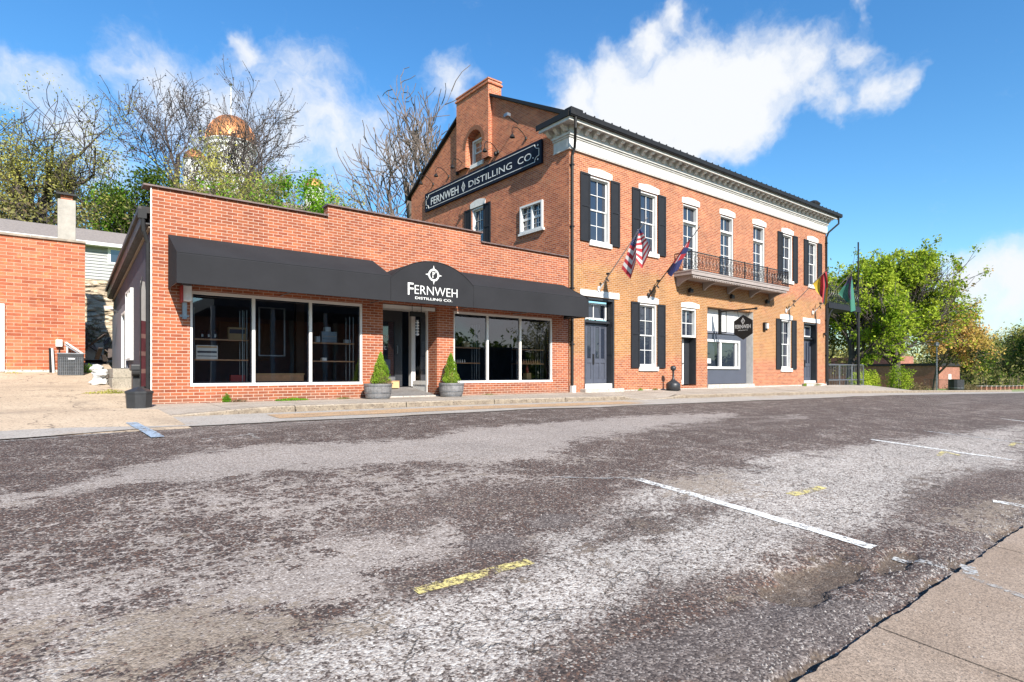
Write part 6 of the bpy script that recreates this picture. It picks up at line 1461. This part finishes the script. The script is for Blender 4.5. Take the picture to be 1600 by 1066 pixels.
q = MB().tube([(26.47,118.1,48),(26.47,118.1,53.9)], [.14,.05], 8).build('flagpole', M['white'], C); MB().lathe((26.47,118.1,53.7), [(.05,0),(.35,.3),(.05,.6)], 8).build('finial', M['steel'], q)
MB().box(16, 44, 110, 128, 14, 30.6).build('wall', M['siding'], C); MB().box(15.6, 44.4, 109.6, 128.4, 30.6, 31.3).build('cornice', M['shingle'], C)
for i, (a, b, z) in enumerate(((20.0, 115.5, 36.2), (39.9, 111.9, 34.3))):
    dd_ = dome(a, b, z+1.2, 1.9, 2.1, 20).build('small_dome', copper, C, smooth=True); MB().lathe((a, b, z-5.5), [(1.8,0),(1.8,6.5),(2.0,6.7)], 16).build('turret', M['white'], dd_)
# ------------------------------------------------------------------ the park on the right
K = empty('park_building', (98, 38, -2.3), 'low flat roofed brown brick building behind the park trees', 'building')
p0, p1, p2 = Vector((95.64,26.29)), Vector((99.0,44.0)), Vector((102.6,25.7))
dl = (p1-p0); ds = (p2-p0)
fl = [p0, p0+ds, p1+ds, p1]
q = MB(); q.prism([(v.x, v.y) for v in fl], 'z', -3.2, 1.0); q.build('brick_wall', M['park_brick'], K)
c0 = sum(fl, Vector((0,0)))/4; q = MB(); q.prism([tuple(c0+(v-c0)*1.03) for v in fl], 'z', 1.0, 1.35); q.build('roof_edge', M['roof_metal'], K)
q = MB(); q.prism([tuple(c0+(v-c0)*Vector((.6,.6)).x+Vector((.5,2))) for v in fl], 'z', 1.35, 2.5); q.build('upper_storey', M['park_brick'], K)
q = MB(); q.obox((99.0, 25.95, -1.2), (.9, .08, 2.1), math.atan2(ds.y, ds.x)); q.build('door', M['white'], K)
def shrub(x, y, r, lab, seed, m_, n=2600, zs=1.1):
    rng = random.Random(seed); z = terrain(x, y); e = empty('round_shrub', (x, y, z), lab, 'shrub', 'round green shrubs on the lawn'); mb = MB()
    for i in range(n):
        d = Vector((rng.gauss(0,1), rng.gauss(0,1), rng.gauss(0,1))).normalized(); k = 1+.42*mnoise.noise(d*1.9+Vector((seed*3.1,0,0)))+.22*mnoise.noise(d*5)
        p = Vector((x, y, z+r*zs))+Vector((d.x*r, d.y*r, d.z*r*zs))*k*rng.uniform(.55, 1.08); leafquad(mb, p, rng.uniform(.06, .14), rng)
    mb.build('foliage', m_, e, fixn=False); MB().tube([(x, y, z-.1), (x, y, z+r)], .06, 5).build('stem', M['bark'], e)
shrub(50.6, 18.5, .72, 'smaller round green shrub nearest the ramp railing', 1, M['leaf_green']); shrub(52.2, 16.9, .92, 'largest round green shrub on the lawn', 2, M['leaf_green']); shrub(46.6, 17.6, .68, 'round green shrub half hidden by the end of the ramp railing', 3, M['leaf_green'])
PT = 'trees in the park'
tree('park_tree', (54.5, 21.6, -1.6), 10.6, .34, 101, 'green maple tree right behind the iron gallery', 'tree', M['bark_dark'], [M['leaf_green'], M['leaf_orange']], 22000, .25, 4, 1.1, .22, (0,0), (13,9,6,4), .17, group=PT, leafspread=.2, twig=.03, clump=.12, cs=.55, osplit=6.5)
tree('park_tree', (63.0, 20.9, -2.0), 13.4, .42, 107, 'large spreading green and orange maple in the middle of the park', 'tree', M['bark_dark'], [M['leaf_green'], M['leaf_orange']], 40000, .25, 4, 1.15, .22, (.06,-.05), (18,10,6,4), .15, crownw=1.22, group=PT, leafspread=.22, twig=.03, clump=.12, cs=.5, osplit=3.6)
tree('park_tree', (73, 20.5, -2.2), 9.6, .24, 103, 'smaller orange budding tree at the right of the park', 'tree', M['bark'], [M['leaf_orange'], M['leaf_green']], 13000, .22, 4, 1.3, .28, (.0,0), (10,8,6,4), .14, group=PT, leafspread=.26, twig=.025, clump=.1)
tree('park_tree', (60, 27, -1.6), 11.0, .22, 104, 'low green tree behind the first maple', 'tree', M['bark_dark'], [M['leaf_olive'], M['leaf_green']], 12000, .22, 4, 1.1, .1, (.0,0), (10,8,6,4), .14, group=PT, leafspread=.45, twig=.018)
WG = 'far trees beyond the park'
rng = random.Random(9)
for i in range(15):
    x = 118+i*5.6+rng.uniform(-2,2); y = 21+rng.uniform(-2, 26)+i*1.2
    hh = rng.uniform(7.5, 12); kind = i % 3
    tree('far_tree', (x, y, terrain(x, y)), hh, .3, 200+i, 'hazy far tree in the belt beyond the park', 'tree', M['bark'], [[M['leaf_olive'], M['leaf_dark']], [M['leaf_dark'], M['leaf_olive']], [M['leaf_yellow'], M['leaf_olive']]][kind], [8500, 9500, 5200][kind], .34, 4, 1.1, .08, (0,0), (10,8,5,3), .12, group=WG, leafspread=.7, twig=.03)
for i in range(10):
    x = 72+i*7; y = 60+rng.uniform(-6, 22)
    tree('far_tree', (x, y, terrain(x, y)), rng.uniform(9, 14), .3, 300+i, 'hazy far tree in the belt beyond the park', 'tree', M['bark'], [M['leaf_olive'], M['leaf_dark']], 5200, .42, 3, 1.1, .1, (0,0), (14,10,5), .12, group=WG, leafspread=.9, twig=.03)
brush('far_undergrowth', [(112, 190, 20, 50, 3.5, 1)], [M['leaf_olive'], M['leaf_dark'], M['bark']], 15000, .55, 'mixed undergrowth at the foot of the far trees', 7)
e = empty('litter_bin', (60.5, 15.4, -1.6), 'dark green litter barrel at the edge of the lawn', 'litter bin'); MB().lathe((60.5, 15.4, -1.62), [(.50,0),(.55,.3),(.55,1.05),(.58,1.08),(.5,1.08),(.5,.9)], 16).build('barrel', M['plastic'], e); MB().lathe((60.5,15.4,-1.64), [(.57,.35),(.57,.4)], 16).build('hoop', M['steel'], e)
e = empty('lamp_post', (66, 19.3, -1.6), 'slender grey lamp post in front of the low park building', 'lamp post'); q_ = (64.5, 17.9); MB().tube([(q_[0], q_[1], -1.8), (q_[0], q_[1], 2.4)], .06, 8).build('post', M['steel'], e); MB().lathe((q_[0], q_[1], 2.4), [(.1,0),(.22,.15),(.2,.4),(.05,.5)], 8).build('lantern', M['steel'], e)
e = empty('park_fence', (80, 22, -2), 'thin dark iron fence in front of the park building', 'fence'); q = MB()
for i in range(36):
    x = 70+i*.8; y = 20.5+i*.10; z = terrain(x, y); q.tube([(x, y, z-.1), (x, y, z+1.2)], .02, 3)
q.tube([(70, 20.5, terrain(70,20.5)+1.15), (98, 24, terrain(98,24)+1.15)], .02, 4); q.build('rails', M['black'], e)
for i in range(12):
    x = 84+i*2.6; y = 19.2+i*.1; z = terrain(x, y); e = empty('low_wall_post', (x, y, z), 'short pinkish post in the low row along the park road', 'post', 'pink posts at the right edge')
    MB().box(x-.22, x+.22, y-.22, y+.22, z-.2, z+.45).build('shaft', M['park_brick'], e); MB().box(x-.27, x+.27, y-.27, y+.27, z+.45, z+.52).build('cap', M['found'], e)
for i, (x, y, w) in enumerate(((58.2, 17.6, 3.0), (66.5, 16.8, 2.2), (71.5, 17.2, 3.4))):
    rng = random.Random(40+i); mb = MB(); z = terrain(x, y)
    for k in range(1500): leafquad(mb, (x+rng.gauss(0, w*.35), y+rng.gauss(0, .35), z+abs(rng.gauss(0, .28))), rng.uniform(.1, .25), rng, 0, .3)
    o = mb.build('dry_plants', M['leaf_tan'], fixn=False); tag(o, ('bed of pale dry plants in front of the brown building wall', 'low dry tan plants left of the litter barrel', 'wide bed of dry tan plants right of the litter barrel')[i], 'plants', kind='stuff')
# ------------------------------------------------------------------ weeds
def weed(x, y, z, r, n, lab, seed, m_, h=.12):
    rng = random.Random(seed); mb = MB()
    for k in range(n):
        a = rng.uniform(0, 6.28); rr = r*rng.random()**.7; leafquad(mb, (x+rr*math.cos(a), y+rr*.35*math.sin(a), z+rng.random()*h*(1-rr/r*.6)), rng.uniform(.02, .055), rng, 0, .45)
    o = mb.build('weeds', m_, fixn=False); tag(o, lab, 'weeds', 'weeds along the walls', 'stuff')
weed(3.25, 14.92, -.68, .10, 260, 'upright weed at the foot of the wall under the leftmost pane', 1, M['leaf_bright'], .24)
weed(3.5, 14.9, -.68, .2, 160, 'brown low weed right of the upright weed', 2, M['leaf_tan'], .06)
weed(4.75, 14.88, -.69, .42, 900, 'long mat of green weeds under the second pane', 3, M['leaf_bright'], .07); weed(6.1, 14.92, -.69, .2, 160, 'thin weeds left of the left barrel', 4, M['leaf_olive'], .05)
weed(10.9, 14.93, -.70, .3, 160, 'sparse weeds under the right shop window', 5, M['leaf_olive'], .05); weed(18.3, 14.9, -.70, .16, 150, 'weed tuft left of the smokers post', 6, M['leaf_bright'], .12); weed(19.2, 14.9, -.70, .18, 200, 'weed tuft next to the smokers post', 7, M['leaf_olive'], .1)
weed(31.9, 14.8, -.70, .22, 220, 'weed at the left side of the far door step', 8, M['leaf_bright'], .2); weed(33.1, 14.68, -.68, .4, 260, 'weeds on the far door step', 9, M['leaf_olive'], .12)
weed(1.15, 17.6, -.54, .55, 900, 'straggly weeds growing at the foot of the block steps', 10, M['leaf_yellow'], .14); weed(1.0, 23.9, 0.02, .45, 1300, 'lush green weeds between the air conditioner and the side wall', 11, M['leaf_bright'], .30); weed(1.45, 22.5, -.1, .4, 700, 'green weeds along the dark side wall', 12, M['leaf_bright'], .2)
weed(-.9, 23.7, -.05, .3, 260, 'weeds at the foot of the left brick wall', 13, M['leaf_yellow'], .1)
# ------------------------------------------------------------------ across the street, seen only mirrored in the shop glass
e = empty('pavilion', (20, -24, -2), 'flat roofed open pavilion across the street', 'pavilion')
MB().box(10, 30, -30, -20, 5.3, 6.3).build('roof', M['charcoal'], e); q = MB()
for x in frange(10, 28, 4.5): q.box(x-.15, x+.15, -20.5, -20.2, -2.5, 5.3); q.box(x-.15, x+.15, -29.7, -29.4, -2.5, 5.3)
q.build('post', M['siding'], e); MB().box(10, 28, -29.9, -29.75, -2.4, 5.3).build('added_back_wall', M['park_brick'], e)  # full-height back wall added to keep the mirrored view under the roof dark
e = empty('depot_building', (48, -32, -2), 'long low dark building across the street', 'building'); MB().box(34, 50, -40, -30, -3, 3.0).build('wall', M['charcoal'], e); MB().box(33.5, 50.5, -40.5, -29.5, 3.0, 3.3).build('roof', M['roof_metal'], e)
for i, (x, y) in enumerate(((54, -30), (60, -33), (76, -30))):
    tree('street_tree', (x, y, -3), 11, .3, 400+i, 'sparse tree across the street', 'tree', M['bark_dark'], M['leaf_olive'], 3000, .3, 4, 1.0, .2, (0,0), (9,7,5,3), .14, group='trees across the street', leafspread=.4, twig=.03)
for i in range(14):  # tree line added out of view to block horizon glow in the glass
    tree('added_river_tree', (-70+i*13, -62-(i % 2)*6, -3.5), 8.5, .4, 500+i, 'unseen dense tree added across the street to block the horizon glow', 'tree', M['bark_dark'], M['leaf_dark'], 2600, .9, 3, 1.15, .08, (0,0), (14,9,5), .1, group='unseen trees added to block the horizon glow', leafspread=1.3, twig=.04)
